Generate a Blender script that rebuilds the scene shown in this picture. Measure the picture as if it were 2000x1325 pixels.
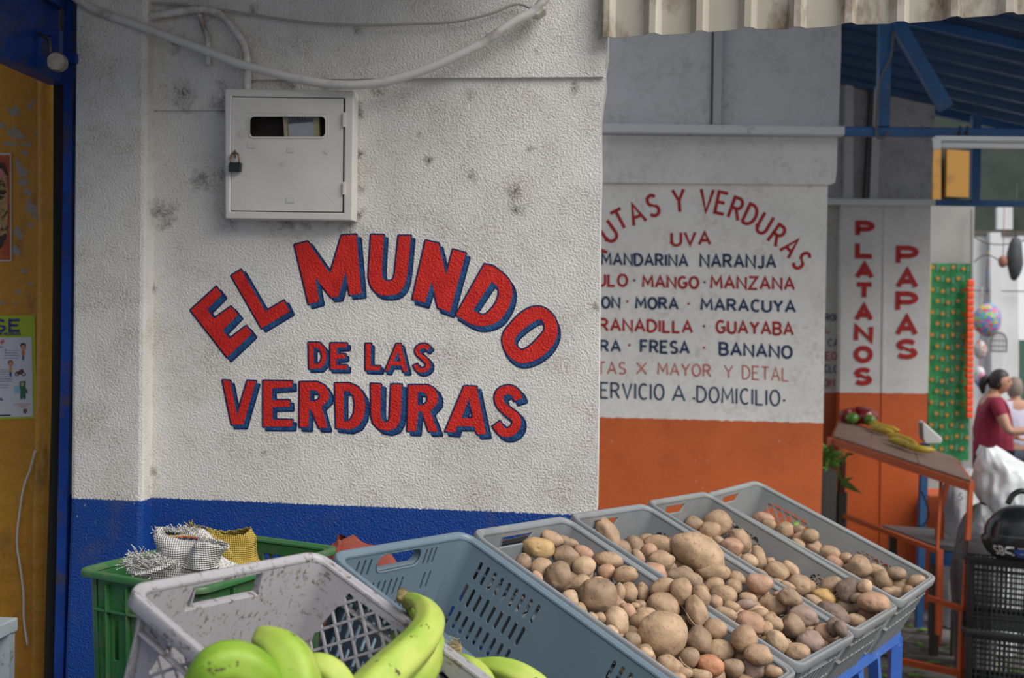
import bpy, bmesh, math, random
import numpy as np
from mathutils import Vector, Matrix, Quaternion, noise
from mathutils.geometry import tessellate_polygon

S = bpy.context.scene
for o in list(bpy.data.objects): bpy.data.objects.remove(o)
COL = S.collection
rnd = random.Random(7)

# ---------------------------------------------------------------- camera
FPX = 2200.0; PIT = .022; ROL = .018
f_ = Vector((0, math.cos(PIT), -math.sin(PIT)))
u0 = Vector((0, math.sin(PIT), math.cos(PIT)))
r_ = Vector((1, 0, 0)) * math.cos(ROL) + u0 * math.sin(ROL)
u_ = Vector((1, 0, 0)) * (-math.sin(ROL)) + u0 * math.cos(ROL)
EYE = Vector((0, 0, 1.6))
cd = bpy.data.cameras.new('camera'); cam = bpy.data.objects.new('camera', cd); COL.objects.link(cam)
M = Matrix((r_, u_, -f_)).transposed().to_4x4(); M.translation = EYE
cam.matrix_world = M
cd.sensor_width = 36; cd.lens = 36 * FPX / 2000; cd.clip_start = .05; cd.clip_end = 200
cd.dof.use_dof = True; cd.dof.focus_distance = 2.35; cd.dof.aperture_fstop = 4.8
S.camera = cam

# ---------------------------------------------------------------- daylight (overcast)
W = bpy.data.worlds.new('overcast_sky'); S.world = W; W.use_nodes = True
wn = W.node_tree.nodes; wl = W.node_tree.links
bg = wn['Background']
tc = wn.new('ShaderNodeTexCoord'); sx = wn.new('ShaderNodeSeparateXYZ'); rp = wn.new('ShaderNodeValToRGB')
wl.new(tc.outputs['Generated'], sx.inputs[0]); wl.new(sx.outputs['Z'], rp.inputs[0]); wl.new(rp.outputs[0], bg.inputs[0])
rp.color_ramp.elements[0].position = 0.0; rp.color_ramp.elements[0].color = (.66, .67, .69, 1)
rp.color_ramp.elements[1].position = .6; rp.color_ramp.elements[1].color = (.93, .96, 1.0, 1)
bg.inputs[1].default_value = .72
sd = bpy.data.lights.new('soft_sun', 'SUN'); sd.energy = 3.2; sd.angle = math.radians(45); sd.color = (1, .96, .90)
so = bpy.data.objects.new('soft_sun', sd); COL.objects.link(so)
so.rotation_euler = Vector((-.62, .50, -.70)).to_track_quat('-Z', 'Y').to_euler()
S.view_settings.view_transform = 'Standard'; S.view_settings.look = 'None'
S.view_settings.gamma = 1; S.view_settings.use_curve_mapping = False
S.view_settings.exposure = 0.18

# ---------------------------------------------------------------- geometry helpers
def ray(px, py): return f_ + r_ * ((px - 1000) / FPX) - u_ * ((py - 662.5) / FPX)
def at(px, py, Z): return EYE + ray(px, py) * Z          # point seen at a pixel, Z metres along the view axis
class Plane:
    """vertical wall plane: passes the point seen at px,py at depth Z; turned ang degrees"""
    def __init__(s, px, py, Z, ang):
        s.p = at(px, py, Z); a = math.radians(ang)
        s.d = Vector((math.cos(a), -math.sin(a), 0)); s.n = Vector((-math.sin(a), -math.cos(a), 0))  # n toward viewer
    def __call__(s, px, py, off=0):
        d = ray(px, py); q = s.p + s.n * off
        t = (q - EYE).dot(s.n) / d.dot(s.n)
        return EYE + d * t
def on_z(px, py, z):
    d = ray(px, py); return EYE + d * ((z - EYE.z) / d.z)
def tagit(o, label=None, cat=None, group=None, kind=None):
    if label: o['label'] = label
    if cat: o['category'] = cat
    if group: o['group'] = group
    if kind: o['kind'] = kind
    return o
def empty(name, loc=(0, 0, 0), label=None, cat=None, group=None, kind=None):
    o = bpy.data.objects.new(name, None); COL.objects.link(o); o.location = loc; o.empty_display_size = .05
    return tagit(o, label, cat, group, kind)
def link(name, me, mat, parent=None, smooth=False, world=True):
    o = bpy.data.objects.new(name, me); COL.objects.link(o)
    for m in (mat if isinstance(mat, (list, tuple)) else [mat]): me.materials.append(m)
    if smooth:
        for p in me.polygons: p.use_smooth = True
    if parent:
        o.parent = parent
        if world:
            mw = Matrix.Identity(4); q = parent
            while q:
                mw = q.matrix_basis @ mw; q = q.parent
            o.matrix_parent_inverse = Matrix.Identity(4)
            o.matrix_basis = mw.inverted()
    return o
class MB:
    """collects shapes (world coordinates) into one mesh"""
    def __init__(s): s.v = []; s.f = []; s.mi = []; s.m = 0
    def add(s, vs, fs):
        b = len(s.v); s.v += [Vector(v) for v in vs]; s.f += [tuple(b + i for i in f) for f in fs]; s.mi += [s.m] * len(fs); return s
    def prism(s, loops, vec):
        """loops: outer + holes (3-D, planar) extruded by vec"""
        loops = [[Vector(p) for p in l] for l in loops]
        tri = tessellate_polygon(loops); flat = [p for l in loops for p in l]; n = len(flat); vec = Vector(vec)
        fs = []
        for t in tri:
            a, b, c = t; nn = (flat[b] - flat[a]).cross(flat[c] - flat[a])
            if nn.dot(vec) > 0: t = (a, c, b)
            fs.append(tuple(t)); fs.append(tuple(n + i for i in reversed(t)))
        k = 0
        for l in loops:
            m = len(l)
            for i in range(m): fs.append((k + i, k + (i + 1) % m, n + k + (i + 1) % m, n + k + i))
            k += m
        return s.add(flat + [p + vec for p in flat], fs)
    def box(s, lo, hi, mat=None):
        x0, y0, z0 = lo; x1, y1, z1 = hi
        vs = [(x, y, z) for x in (x0, x1) for y in (y0, y1) for z in (z0, z1)]
        if mat is not None: vs = [mat @ Vector(v) for v in vs]
        return s.add(vs, [(0, 1, 3, 2), (4, 6, 7, 5), (0, 4, 5, 1), (2, 3, 7, 6), (0, 2, 6, 4), (1, 5, 7, 3)])
    def bar(s, a, b, w, h=None, up=(0, 0, 1)):
        a = Vector(a); b = Vector(b); h = h or w; d = (b - a).normalized(); up = Vector(up)
        if abs(d.dot(up)) > .98: up = Vector((0, 1, 0))
        x = d.cross(up).normalized() * (w / 2); y = x.cross(d).normalized() * (h / 2)
        vs = [p + sx * x + sy * y for p in (a, b) for sx, sy in ((-1, -1), (1, -1), (1, 1), (-1, 1))]
        return s.add(vs, [(0, 3, 2, 1), (4, 5, 6, 7), (0, 1, 5, 4), (1, 2, 6, 5), (2, 3, 7, 6), (3, 0, 4, 7)])
    def tube(s, pts, r, n=10, caps=True, sq=None):
        pts = [Vector(p) for p in pts]; m = len(pts)
        rr = r if isinstance(r, (list, tuple)) else [r] * m
        t0 = (pts[1] - pts[0]).normalized(); up = Vector((0, 0, 1)) if abs(t0.z) < .9 else Vector((1, 0, 0))
        x = t0.cross(up).normalized(); vs = []; fs = []
        for i in range(m):
            t = (pts[min(i + 1, m - 1)] - pts[max(i - 1, 0)]).normalized()
            x = (x - t * x.dot(t)).normalized(); y = t.cross(x)
            for k in range(n):
                a = 2 * math.pi * k / n; q = sq(a) if sq else 1
                vs.append(pts[i] + (x * math.cos(a) + y * math.sin(a)) * rr[i] * q)
        for i in range(m - 1):
            for k in range(n): fs.append((i * n + k, i * n + (k + 1) % n, (i + 1) * n + (k + 1) % n, (i + 1) * n + k))
        if caps: fs.append(tuple(reversed(range(n)))); fs.append(tuple((m - 1) * n + k for k in range(n)))
        return s.add(vs, fs)
    def loft(s, loops, closed=True):
        n = len(loops[0]); vs = [p for l in loops for p in l]; fs = []
        for i in range(len(loops) - 1):
            for k in range(n if closed else n - 1):
                fs.append((i * n + k, i * n + (k + 1) % n, (i + 1) * n + (k + 1) % n, (i + 1) * n + k))
        return s.add(vs, fs)
    def ball(s, c, r, sub=2, nz=0, seed=0, rot=None, nf=1.5):
        bm = bmesh.new(); bmesh.ops.create_icosphere(bm, subdivisions=sub, radius=1)
        r = Vector((r, r, r)) if not hasattr(r, '__len__') else Vector(r); vs = []
        for v in bm.verts:
            k = 1 + nz * noise.noise(v.co * nf + Vector((seed * 7.3, seed * 1.7, 3)))
            p = Vector((v.co.x * r.x, v.co.y * r.y, v.co.z * r.z)) * k
            if rot is not None: p = rot @ p
            vs.append(p + Vector(c))
        fs = [tuple(v.index for v in f.verts) for f in bm.faces]; bm.free()
        return s.add(vs, fs)
    def obj(s, name, mat, parent=None, smooth=False, fix=True, bevel=0, auto=None):
        me = bpy.data.meshes.new(name)
        org = Vector((0, 0, 0))
        if parent is None and s.v:      # origin at the base of the mesh
            xs = [v.x for v in s.v]; ys = [v.y for v in s.v]; zs = [v.z for v in s.v]
            org = Vector(((min(xs) + max(xs)) / 2, (min(ys) + max(ys)) / 2, min(zs)))
        me.from_pydata([v - org for v in s.v], [], s.f); me.update()
        o = link(name, me, mat, parent, smooth)
        if parent is None: o.location = org
        for p, i in zip(me.polygons, s.mi): p.material_index = i
        if fix:
            bm = bmesh.new(); bm.from_mesh(me); bmesh.ops.recalc_face_normals(bm, faces=bm.faces); bm.to_mesh(me); bm.free()
        if bevel:
            b = o.modifiers.new('bevel', 'BEVEL'); b.width = bevel; b.segments = 2; b.limit_method = 'ANGLE'; b.angle_limit = math.radians(40)
        return o
def catmull(pts, k=6, closed=False):
    pts = [Vector(p) for p in pts]; n = len(pts); out = []
    rng = range(n) if closed else range(n - 1)
    for i in rng:
        p0 = pts[(i - 1) % n] if closed or i > 0 else pts[0] * 2 - pts[1]
        p1 = pts[i]; p2 = pts[(i + 1) % n]
        p3 = pts[(i + 2) % n] if closed or i + 2 < n else pts[-1] * 2 - pts[-2]
        for j in range(k):
            t = j / k
            out.append(.5 * ((2 * p1) + (p2 - p0) * t + (2 * p0 - 5 * p1 + 4 * p2 - p3) * t * t + (3 * p1 - p0 - 3 * p2 + p3) * t ** 3))
    if not closed: out.append(pts[-1])
    return out

# ---------------------------------------------------------------- materials
def nmat(name, col, rough=.6, metal=0, spec=.5, pos='obj', var=None, vscale=6, bump=0, bscale=60, bdist=.002, bdet=2,
         dirt=None, dscale=14, damt=(.52, .66), stretch=None, trans=0, emit=None, estr=0, sss=0, alpha=1, coat=0):
    m = bpy.data.materials.new(name); m.use_nodes = True; nt = m.node_tree; N = nt.nodes; Lk = nt.links
    b = N['Principled BSDF']; b.inputs['Roughness'].default_value = rough; b.inputs['Metallic'].default_value = metal
    b.inputs['Specular IOR Level'].default_value = spec
    if coat: b.inputs['Coat Weight'].default_value = coat
    if trans: b.inputs['Transmission Weight'].default_value = trans
    if sss: b.inputs['Subsurface Weight'].default_value = sss; b.inputs['Subsurface Radius'].default_value = (.02, .01, .005)
    if alpha < 1: b.inputs['Alpha'].default_value = alpha
    if pos == 'obj': t = N.new('ShaderNodeTexCoord').outputs['Object']
    else: t = N.new('ShaderNodeNewGeometry').outputs['Position']
    if stretch:
        mp = N.new('ShaderNodeMapping'); mp.inputs['Scale'].default_value = stretch; Lk.new(t, mp.inputs[0]); t2 = mp.outputs[0]
    else: t2 = t
    cur = None
    def mix(f, a, bb):
        x = N.new('ShaderNodeMix'); x.data_type = 'RGBA'
        if isinstance(f, (int, float)): x.inputs[0].default_value = f
        else: Lk.new(f, x.inputs[0])
        for sock, val in ((x.inputs[6], a), (x.inputs[7], bb)):
            if isinstance(val, (tuple, list)): sock.default_value = (*val[:3], 1)
            else: Lk.new(val, sock)
        return x.outputs[2]
    cur = (*col, 1)
    if var:
        n = N.new('ShaderNodeTexNoise'); n.inputs['Scale'].default_value = vscale; n.inputs['Detail'].default_value = 4; Lk.new(t2, n.inputs[0])
        r = N.new('ShaderNodeMapRange'); r.inputs[1].default_value = .35; r.inputs[2].default_value = .65; Lk.new(n.outputs[0], r.inputs[0])
        cur = mix(r.outputs[0], cur, var)
    if dirt:
        n = N.new('ShaderNodeTexNoise'); n.inputs['Scale'].default_value = dscale; n.inputs['Detail'].default_value = 6; n.inputs['Roughness'].default_value = .65; Lk.new(t2, n.inputs[0])
        r = N.new('ShaderNodeMapRange'); r.inputs[1].default_value = damt[0]; r.inputs[2].default_value = damt[1]; Lk.new(n.outputs[0], r.inputs[0])
        cur = mix(r.outputs[0], cur, dirt)
    if isinstance(cur, tuple): b.inputs['Base Color'].default_value = cur
    else: Lk.new(cur, b.inputs['Base Color'])
    if emit:
        b.inputs['Emission Color'].default_value = (*emit, 1); b.inputs['Emission Strength'].default_value = estr
    if bump:
        n = N.new('ShaderNodeTexNoise'); n.inputs['Scale'].default_value = bscale; n.inputs['Detail'].default_value = bdet; Lk.new(t, n.inputs[0])
        bp = N.new('ShaderNodeBump'); bp.inputs['Strength'].default_value = bump; bp.inputs['Distance'].default_value = bdist
        Lk.new(n.outputs[0], bp.inputs['Height']); Lk.new(bp.outputs[0], b.inputs['Normal'])
    return m

def wallmat(name, top, dado, pa, pb, spots=(), grime=.35, bscale=75, bdist=.0035, bump=1.0, grimecol=(.30, .26, .22), dado_dirt=(.10, .09, .09), detail=.35):
    """painted stucco; dado colour below the line through the 3-D points pa-pb; mould spots at 3-D points (p, r)"""
    m = bpy.data.materials.new(name); m.use_nodes = True; nt = m.node_tree; N = nt.nodes; Lk = nt.links
    b = N['Principled BSDF']
    P = N.new('ShaderNodeNewGeometry').outputs['Position']
    def math_(op, a, bb=None, cl=False):
        x = N.new('ShaderNodeMath'); x.operation = op; x.use_clamp = cl
        for i, v in enumerate((a, bb)):
            if v is None: continue
            if isinstance(v, (int, float)): x.inputs[i].default_value = v
            else: Lk.new(v, x.inputs[i])
        return x.outputs[0]
    def mix(f, a, bb):
        x = N.new('ShaderNodeMix'); x.data_type = 'RGBA'; Lk.new(f, x.inputs[0])
        for sock, val in ((x.inputs[6], a), (x.inputs[7], bb)):
            if isinstance(val, (tuple, list)): sock.default_value = (*val[:3], 1)
            else: Lk.new(val, sock)
        return x.outputs[2]
    def nz(scale, det=3, rough=.55):
        n = N.new('ShaderNodeTexNoise'); n.inputs['Scale'].default_value = scale; n.inputs['Detail'].default_value = det; n.inputs['Roughness'].default_value = rough
        Lk.new(P, n.inputs[0]); return n.outputs[0]
    def rng(v, a, bb, c=0, d=1):
        r = N.new('ShaderNodeMapRange'); Lk.new(v, r.inputs[0])
        for i, k in enumerate((a, bb, c, d)): r.inputs[i + 1].default_value = k
        return r.outputs[0]
    sx = N.new('ShaderNodeSeparateXYZ'); Lk.new(P, sx.inputs[0])
    stucco = nz(bscale, 2, .5); fine = nz(bscale * 2.3, 2)
    mid = nz(9, 6, .65); big = nz(2.2, 5, .6)
    base = mix(rng(big, .35, .7), top, tuple(c * .86 for c in top))
    g = math_('MULTIPLY', rng(mid, .44, .74), rng(stucco, .60, .36)); g = math_('MULTIPLY', g, grime * 2.2, True)
    base = mix(g, base, grimecol)
    if spots:
        acc = None
        for p, r in spots:
            vm = N.new('ShaderNodeVectorMath'); vm.operation = 'DISTANCE'; Lk.new(P, vm.inputs[0]); vm.inputs[1].default_value = p
            k = rng(vm.outputs['Value'], 0, r, 1, 0)
            acc = k if acc is None else math_('MAXIMUM', acc, k)
        sp = math_('ADD', math_('MULTIPLY', acc, .42), math_('ADD', math_('MULTIPLY', nz(46, 5, .6), .85), math_('MULTIPLY', nz(13, 3, .5), .45)))
        sp = rng(sp, .80, 1.18); sp = math_('MULTIPLY', sp, rng(acc, 0, .45)); sp = math_('MULTIPLY', math_('MULTIPLY', sp, rng(stucco, .68, .40, .35, 1.0)), .95)
        base = mix(sp, base, (.075, .06, .05))
    if dado:
        slope = (pb.z - pa.z) / (pb.x - pa.x)
        line = math_('ADD', math_('MULTIPLY', sx.outputs['X'], slope), pa.z - slope * pa.x)
        d = math_('SUBTRACT', math_('ADD', sx.outputs['Z'], math_('MULTIPLY', math_('SUBTRACT', stucco, .5), .012)), line)
        below = rng(d, .001, -.001)
        dc = mix(rng(big, .35, .7), dado, tuple(c * .8 for c in dado))
        dc = mix(math_('MULTIPLY', rng(mid, .55, .8), .55), dc, dado_dirt)
        chips = math_('MULTIPLY', rng(nz(60, 3, .6), .68, .72), rng(nz(5, 2), .52, .62))
        dc = mix(math_('MULTIPLY', chips, .6), dc, (.6, .6, .58))
        base = mix(below, base, dc)
        rr = rng(below, 0, 1, .85, .42); Lk.new(rr, b.inputs['Roughness']); b.inputs['Specular IOR Level'].default_value = .35
    else: b.inputs['Roughness'].default_value = .85
    Lk.new(base, b.inputs['Base Color'])
    bp = N.new('ShaderNodeBump'); bp.inputs['Strength'].default_value = bump; bp.inputs['Distance'].default_value = bdist
    h = math_('ADD', stucco, math_('MULTIPLY', fine, detail)); Lk.new(h, bp.inputs['Height']); Lk.new(bp.outputs[0], b.inputs['Normal'])
    return m
# ================================================================ the setting
W1 = Plane(1165, 1008, 2.95, 6.0)          # main wall
W2 = Plane(1400, 820, 5.2, 2.5)            # second wall (fruit list)
W3 = Plane(1730, 768, 7.5, 2.5)            # third wall (pilaster)
GS = -.04                                  # the street falls away
def ground_z(y): return GS * y

WHITE = (.73, .715, .68); BLUEP = (.006, .055, .285)
spots = [((235, 90), .05), ((243, 108), .04), ((190, 55), .03), ((345, 85), .05), ((360, 188), .07), ((318, 412), .075), ((325, 432), .05),
         ((392, 352), .055), ((300, 562), .028), ((600, 440), .03), ((450, 432), .045), ((560, 434), .05), ((640, 436), .04), ((680, 440), .05), ((1005, 372), .04),
         ((1005, 412), .04), ((922, 340), .04), ((838, 314), .028), ((820, 262), .018), ((1122, 172), .03), ((918, 184), .03),
         ((1050, 104), .03), ((158, 228), .045), ((153, 165), .04), ((275, 230), .03), ((700, 215), .04), ((706, 300), .03), ((704, 370), .03), ((702, 420), .035), ((432, 345), .03),
         ((430, 205), .05), ((434, 170), .04), ((648, 936), .014), ((516, 886), .018), ((1165, 600), .02), ((300, 920), .025), ((1035, 290), .02), ((1178, 60), .05), ((150, 880), .03),
         ((500, 20), .03), ((560, 165), .05), ((640, 170), .05), ((740, 170), .04), ((420, 30), .04), ((700, 60), .04), ((160, 450), .02)]
m_wall1 = wallmat('stucco_white_blue', WHITE, BLUEP, W1(287, 972), W1(1165, 1008), [(tuple(W1(*p)), r) for p, r in spots], grime=.40, grimecol=(.33, .28, .21), bump=1.0, bdist=.0038, bscale=200)
m_white2 = wallmat('stucco_white_orange', (.87, .86, .83), (.66, .145, .04), W2(1170, 815), W2(1607, 827), grime=.2, bscale=45, bdist=.002, bump=.5, dado_dirt=(.36, .07, .03))
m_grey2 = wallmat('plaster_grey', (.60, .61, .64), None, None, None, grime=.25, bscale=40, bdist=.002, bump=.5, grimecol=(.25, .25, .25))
m_white3 = wallmat('stucco_pilaster', (.70, .695, .69), (.60, .12, .03), W3(1650, 767), W3(1812, 769), grime=.15, bscale=30, bdist=.002, bump=.4, dado_dirt=(.36, .07, .03))
m_blue = nmat('blue_enamel', (.008, .045, .25), .4, pos='w', var=(.006, .03, .17), vscale=8, bump=.4, bscale=40, bdist=.003, dirt=(.05, .045, .045), dscale=12, damt=(.52, .68), spec=.35)
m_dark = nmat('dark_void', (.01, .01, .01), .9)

def slab(name, plane, loops, off, thick, mat, parent=None, kind='structure', **kw):
    mb = MB(); mb.prism([[plane(*p, off) for p in l] for l in loops], plane.n * -thick)
    o = mb.obj(name, mat, parent, **kw)
    if parent is None and kind: o['kind'] = kind
    return o
# main wall: body polygon (off 0), broken right edge, raised bands above, pilaster
edge = [(1187, -120), (1187, 90), (1181, 130), (1184, 150), (1178, 185), (1173, 225), (1174, 330), (1172, 400), (1171, 520), (1170, 640), (1169, 760), (1167, 900), (1165, 1008), (1163, 1325)]
wall = slab('wall_left', W1, [[(142, -120)] + edge + [(1158, 1900), (112, 1900), (120, 1325), (132, 972)]], 0, .16, m_wall1)
def part_slab(name, plane, loops, off, thick, mat, parent): return slab(name, plane, loops, off, thick, mat, parent, kind=None)
part_slab('raised_band', W1, [[(487, -120), (1183, -120), (1184, 60), (1181, 120), (1179, 150), (900, 152), (487, 156)]], .0105, .02, m_wall1, wall)
part_slab('raised_band', W1, [[(284, -120), (487, -120), (487, 215), (286, 215)]], .010, .02, m_wall1, wall)
# pilaster with rounded right edge
mb = MB()
pl = [W1(150, -120, .06), W1(287, -120, .06), W1(278, 972, .06), W1(268, 1325, .06), W1(262, 1900, .06), W1(116, 1900, .06), W1(124, 1325, .06), W1(137, 972, .06)]
mb.prism([pl], W1.n * -.2)
mb.obj('pilaster', m_wall1, wall, bevel=.012)
# ---------------------------------------------------------------- ground
m_ground = nmat('street_concrete', (.17, .165, .16), .85, pos='w', var=(.11, .105, .10), vscale=3, bump=.6, bscale=60, bdist=.004, dirt=(.06, .055, .05), dscale=4, damt=(.5, .7))
mb = MB(); mb.add([(-8, -3, ground_z(-3)), (14, -3, ground_z(-3)), (14, 30, ground_z(30)), (-8, 30, ground_z(30))], [(0, 1, 2, 3)])
g = mb.obj('floor', m_ground, fix=False); g['kind'] = 'structure'
# ---------------------------------------------------------------- awning over the stall: cream corrugated fascia, unseen shading roof slab
m_cream = nmat('cream_sheet', (.52, .48, .40), .6, pos='w', var=(.42, .38, .31), vscale=5, dirt=(.16, .10, .06), dscale=9, damt=(.50, .68), stretch=(1, 1, .5))
m_under = nmat('roof_underside', (.30, .29, .27), .8)
zf = 2.31
A = on_z(1183, 76, zf); B = on_z(2000, 28, zf)
A.y = min(A.y, 2.93); dv = (B - A); Ld = dv.length; dv.normalize(); nn = Vector((dv.y, -dv.x, 0)).normalized()
mb = MB(); prof = []; s = -.02; pitch = .118
while s < Ld + .9:
    prof += [(s, 0), (s + .018, .022), (s + .034, .022), (s + .046, 0)]; s += pitch
lo = []; hi = []
for (q, d) in prof:
    p = A + dv * q + nn * d; k = .003 * math.sin(q * 7) + .002 * math.sin(q * 23)
    lo.append(p + Vector((0, 0, k))); hi.append(Vector((p.x, p.y, zf + .42)))
n = len(lo); vs = lo + hi + [p - nn * .004 for p in lo] + [p - nn * .004 for p in hi]; fs = []
for i in range(n - 1):
    fs += [(i, i + 1, n + i + 1, n + i), (2 * n + i + 1, 2 * n + i, 3 * n + i, 3 * n + i + 1), (i, 2 * n + i, 2 * n + i + 1, i + 1), (n + i, n + i + 1, 3 * n + i + 1, 3 * n + i)]
mb.add(vs, fs)
aw = empty('awning', A + dv * .5, 'cream corrugated metal awning edge with rust stains above the fruit walls', 'awning')
mb.obj('corrugated_fascia', m_cream, aw, fix=False)
roof = MB(); c = [Vector((-3.2, 3.3, zf + .40)), Vector((A.x - .02, 3.12, zf + .40)), Vector((A.x - .02, 2.35, zf + .40)), Vector((-.3, 1.5, zf + .40)), Vector((-3.2, .5, zf + .40))]  # unseen slab, outline shaped to darken the wall's upper left
for p in c: p.z = zf + .40
roof.prism([c], (0, 0, .03)); o = roof.obj('ceiling', m_under); o['kind'] = 'structure'
# ---------------------------------------------------------------- left: yellow door wall, blue shutter housing and post
YW = Plane(60, 700, 3.35, 3.0)
m_yellow = nmat('yellow_paint', (.52, .26, .012), .5, pos='w', var=(.40, .18, .012), vscale=4, bump=1.0, bscale=22, bdist=.010, bdet=5, dirt=(.10, .06, .03), dscale=7, damt=(.58, .74), stretch=(1, 1, .35))
yw = slab('door_1', YW, [[(-300, -150), (78, -150), (77, 500), (76, 1000), (66, 1500), (-300, 1500)]], 0, .05, m_yellow)
mb = MB(); mb.tube(catmull([YW(93, -150, .0), YW(94, 300, .0), YW(92, 700, .0), YW(84, 1000, 0), YW(80, 1500, 0)], 4), .030, 14); mb.obj('door_frame', m_yellow, yw, smooth=True)
m_patch = nmat('peeled_patch', (.27, .245, .21), .8, pos='w')
mb = MB(); rp_ = random.Random(3)
for (x, y, a, b_) in [(28, 218, 15, 12), (58, 208, 5, 8), (66, 200, 4, 9), (30, 262, 18, 16), (52, 282, 14, 6), (22, 282, 16, 6), (40, 330, 12, 20), (48, 300, 8, 10), (62, 405, 14, 18), (55, 375, 9, 10), (35, 455, 10, 14), (32, 490, 12, 10),
                      (60, 440, 6, 8), (74, 265, 4, 16), (46, 530, 8, 6), (5, 245, 6, 8), (36, 570, 6, 5), (30, 592, 4, 6), (5, 592, 10, 5), (60, 555, 5, 5), (46, 355, 12, 10), (68, 425, 6, 10)]:
    k = 17; poly = [YW(x + a * math.cos(6.283 * i / k) * rp_.uniform(.4, 1.2) + .3 * b_ * math.sin(6.283 * i / k), y + b_ * math.sin(6.283 * i / k) * rp_.uniform(.4, 1.2), .0006) for i in range(k)]
    mb.prism([poly], YW.n * -.0005)
mb.obj('peeled_paint', m_patch, yw)
# black sheet standing for the shade in the gap behind the post
slab('gap_shade_sheet', YW, [[(70, -150), (180, -150), (150, 1500), (60, 1500)]], -.05, .02, m_dark)
# blue post
mb = MB(); a = W1(138, -150, .04); b_ = W1(136, 200, .04); c_ = W1(131, 700, .04); d_ = W1(117, 1325, .04); e_ = W1(110, 1600, .04)
pts = [a, b_, c_, d_, e_]
for p, q in zip(pts[:-1], pts[1:]): mb.bar(p, q, .026, .018, up=W1.n)
post = mb.obj('trim_2', m_blue); post['kind'] = 'structure'
# unseen wall added left of the doorway to block light from that side
m_block = nmat('light_block_blue', (.02, .05, .16), .6)
mb = MB(); mb.box((-2.05, -2.2, -.1), (-1.95, 2.75, 2.7)); o = mb.obj('wall_light_block', m_block); o['kind'] = 'structure'
# black strip standing in for the shaded open gap beside the post
mb = MB()
pts = [W1(120, 165, .0), W1(119, 500, .0), W1(116, 800, 0), W1(107, 1100, 0), W1(99, 1400, 0)]
for p, q in zip(pts[:-1], pts[1:]): mb.bar(p, q, .03, .03, up=W1.n)
o = mb.obj('gap_shade_strip', m_dark); o['kind'] = 'structure'
# shutter housing running out toward the street on the left
sh = empty('roller_shutter', W1(100, 100, .2), 'dark blue roller shutter housing above the yellow door, with round padlock', 'shutter')
zb = W1(125, 165, .05).z
p1 = on_z(131, 167, zb); p0 = on_z(-90, 66, zb)
dn = (p1 - p0); dn.z = 0; dn.normalize(); sn = Vector((dn.y, -dn.x, 0)); sn = sn if sn.x > 0 else -sn
def SH(t, off, z): return p0.lerp(p1, t) + sn * off + Vector((0, 0, z))
mb = MB()
mb.prism([[SH(0, 0, 0), SH(1, 0, 0), SH(1, 0, .11), SH(0, 0, .11)]], sn * -.05)
mb.prism([[SH(0, -.02, .11), SH(1, -.02, .11), SH(1, -.02, .2), SH(0, -.02, .2)]], sn * -.05)
mb.prism([[SH(0, .004, .2), SH(1, .004, .2), SH(1, .004, .225), SH(0, .004, .225)]], sn * -.06)
mb.prism([[SH(0, -.03, .225), SH(1, -.03, .225), SH(1, -.03, .6), SH(0, -.03, .6)]], sn * -.05)
mb.prism([[SH(0, -.0, .31), SH(1, -.0, .31), SH(1, -.0, .33), SH(0, -.0, .33)]], sn * -.06)
mb.obj('shutter_housing', m_blue, sh, bevel=.004)
mb = MB(); c0 = at(90, 92, 2.86)
mb.prism([[c0 + Vector((-.03, 0, -.05)), c0 + Vector((.035, 0, -.05)), c0 + Vector((.035, 0, .045)), c0 + Vector((-.03, 0, .045))], [c0 + Vector((-.015, 0, -.02)), c0 + Vector((.015, 0, -.02)), c0 + Vector((.015, 0, .03)), c0 + Vector((-.015, 0, .03))]], (0, .02, 0))
mb.obj('lock_hasp', m_blue, sh, bevel=.002)
mb = MB(); mb.prism([[W1(118, 96, .07), W1(150, 104, .07), W1(150, 124, .07), W1(118, 122, .07)]], W1.n * -.03); mb.obj('bracket', m_blue, sh, bevel=.003)
# round padlock
m_brass = nmat('worn_steel', (.30, .28, .25), .42, metal=.7, var=(.2, .18, .15), vscale=40)
m_iron = nmat('dark_iron', (.10, .09, .08), .5, metal=.6)
pk = empty('padlock', at(109, 120, 2.83), 'round steel padlock hanging from the blue shutter housing', 'padlock')
mb = MB(); c = at(110, 120, 2.80); vw = (c - EYE).normalized(); vw = (vw + Vector((.25, 0, -.15))).normalized()
mb.tube([c - vw * .004, c, c + vw * .022, c + vw * .026], [.021, .0235, .0235, .021], 28); mb.obj('lock_body', m_brass, pk, smooth=False)
mb = MB(); mb.tube(catmull([at(99, 105, 2.81), at(97, 88, 2.81), at(93, 76, 2.82), at(84, 70, 2.83), at(74, 66, 2.85)], 5), .0045, 8); mb.obj('shackle', m_iron, pk, smooth=True)

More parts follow.
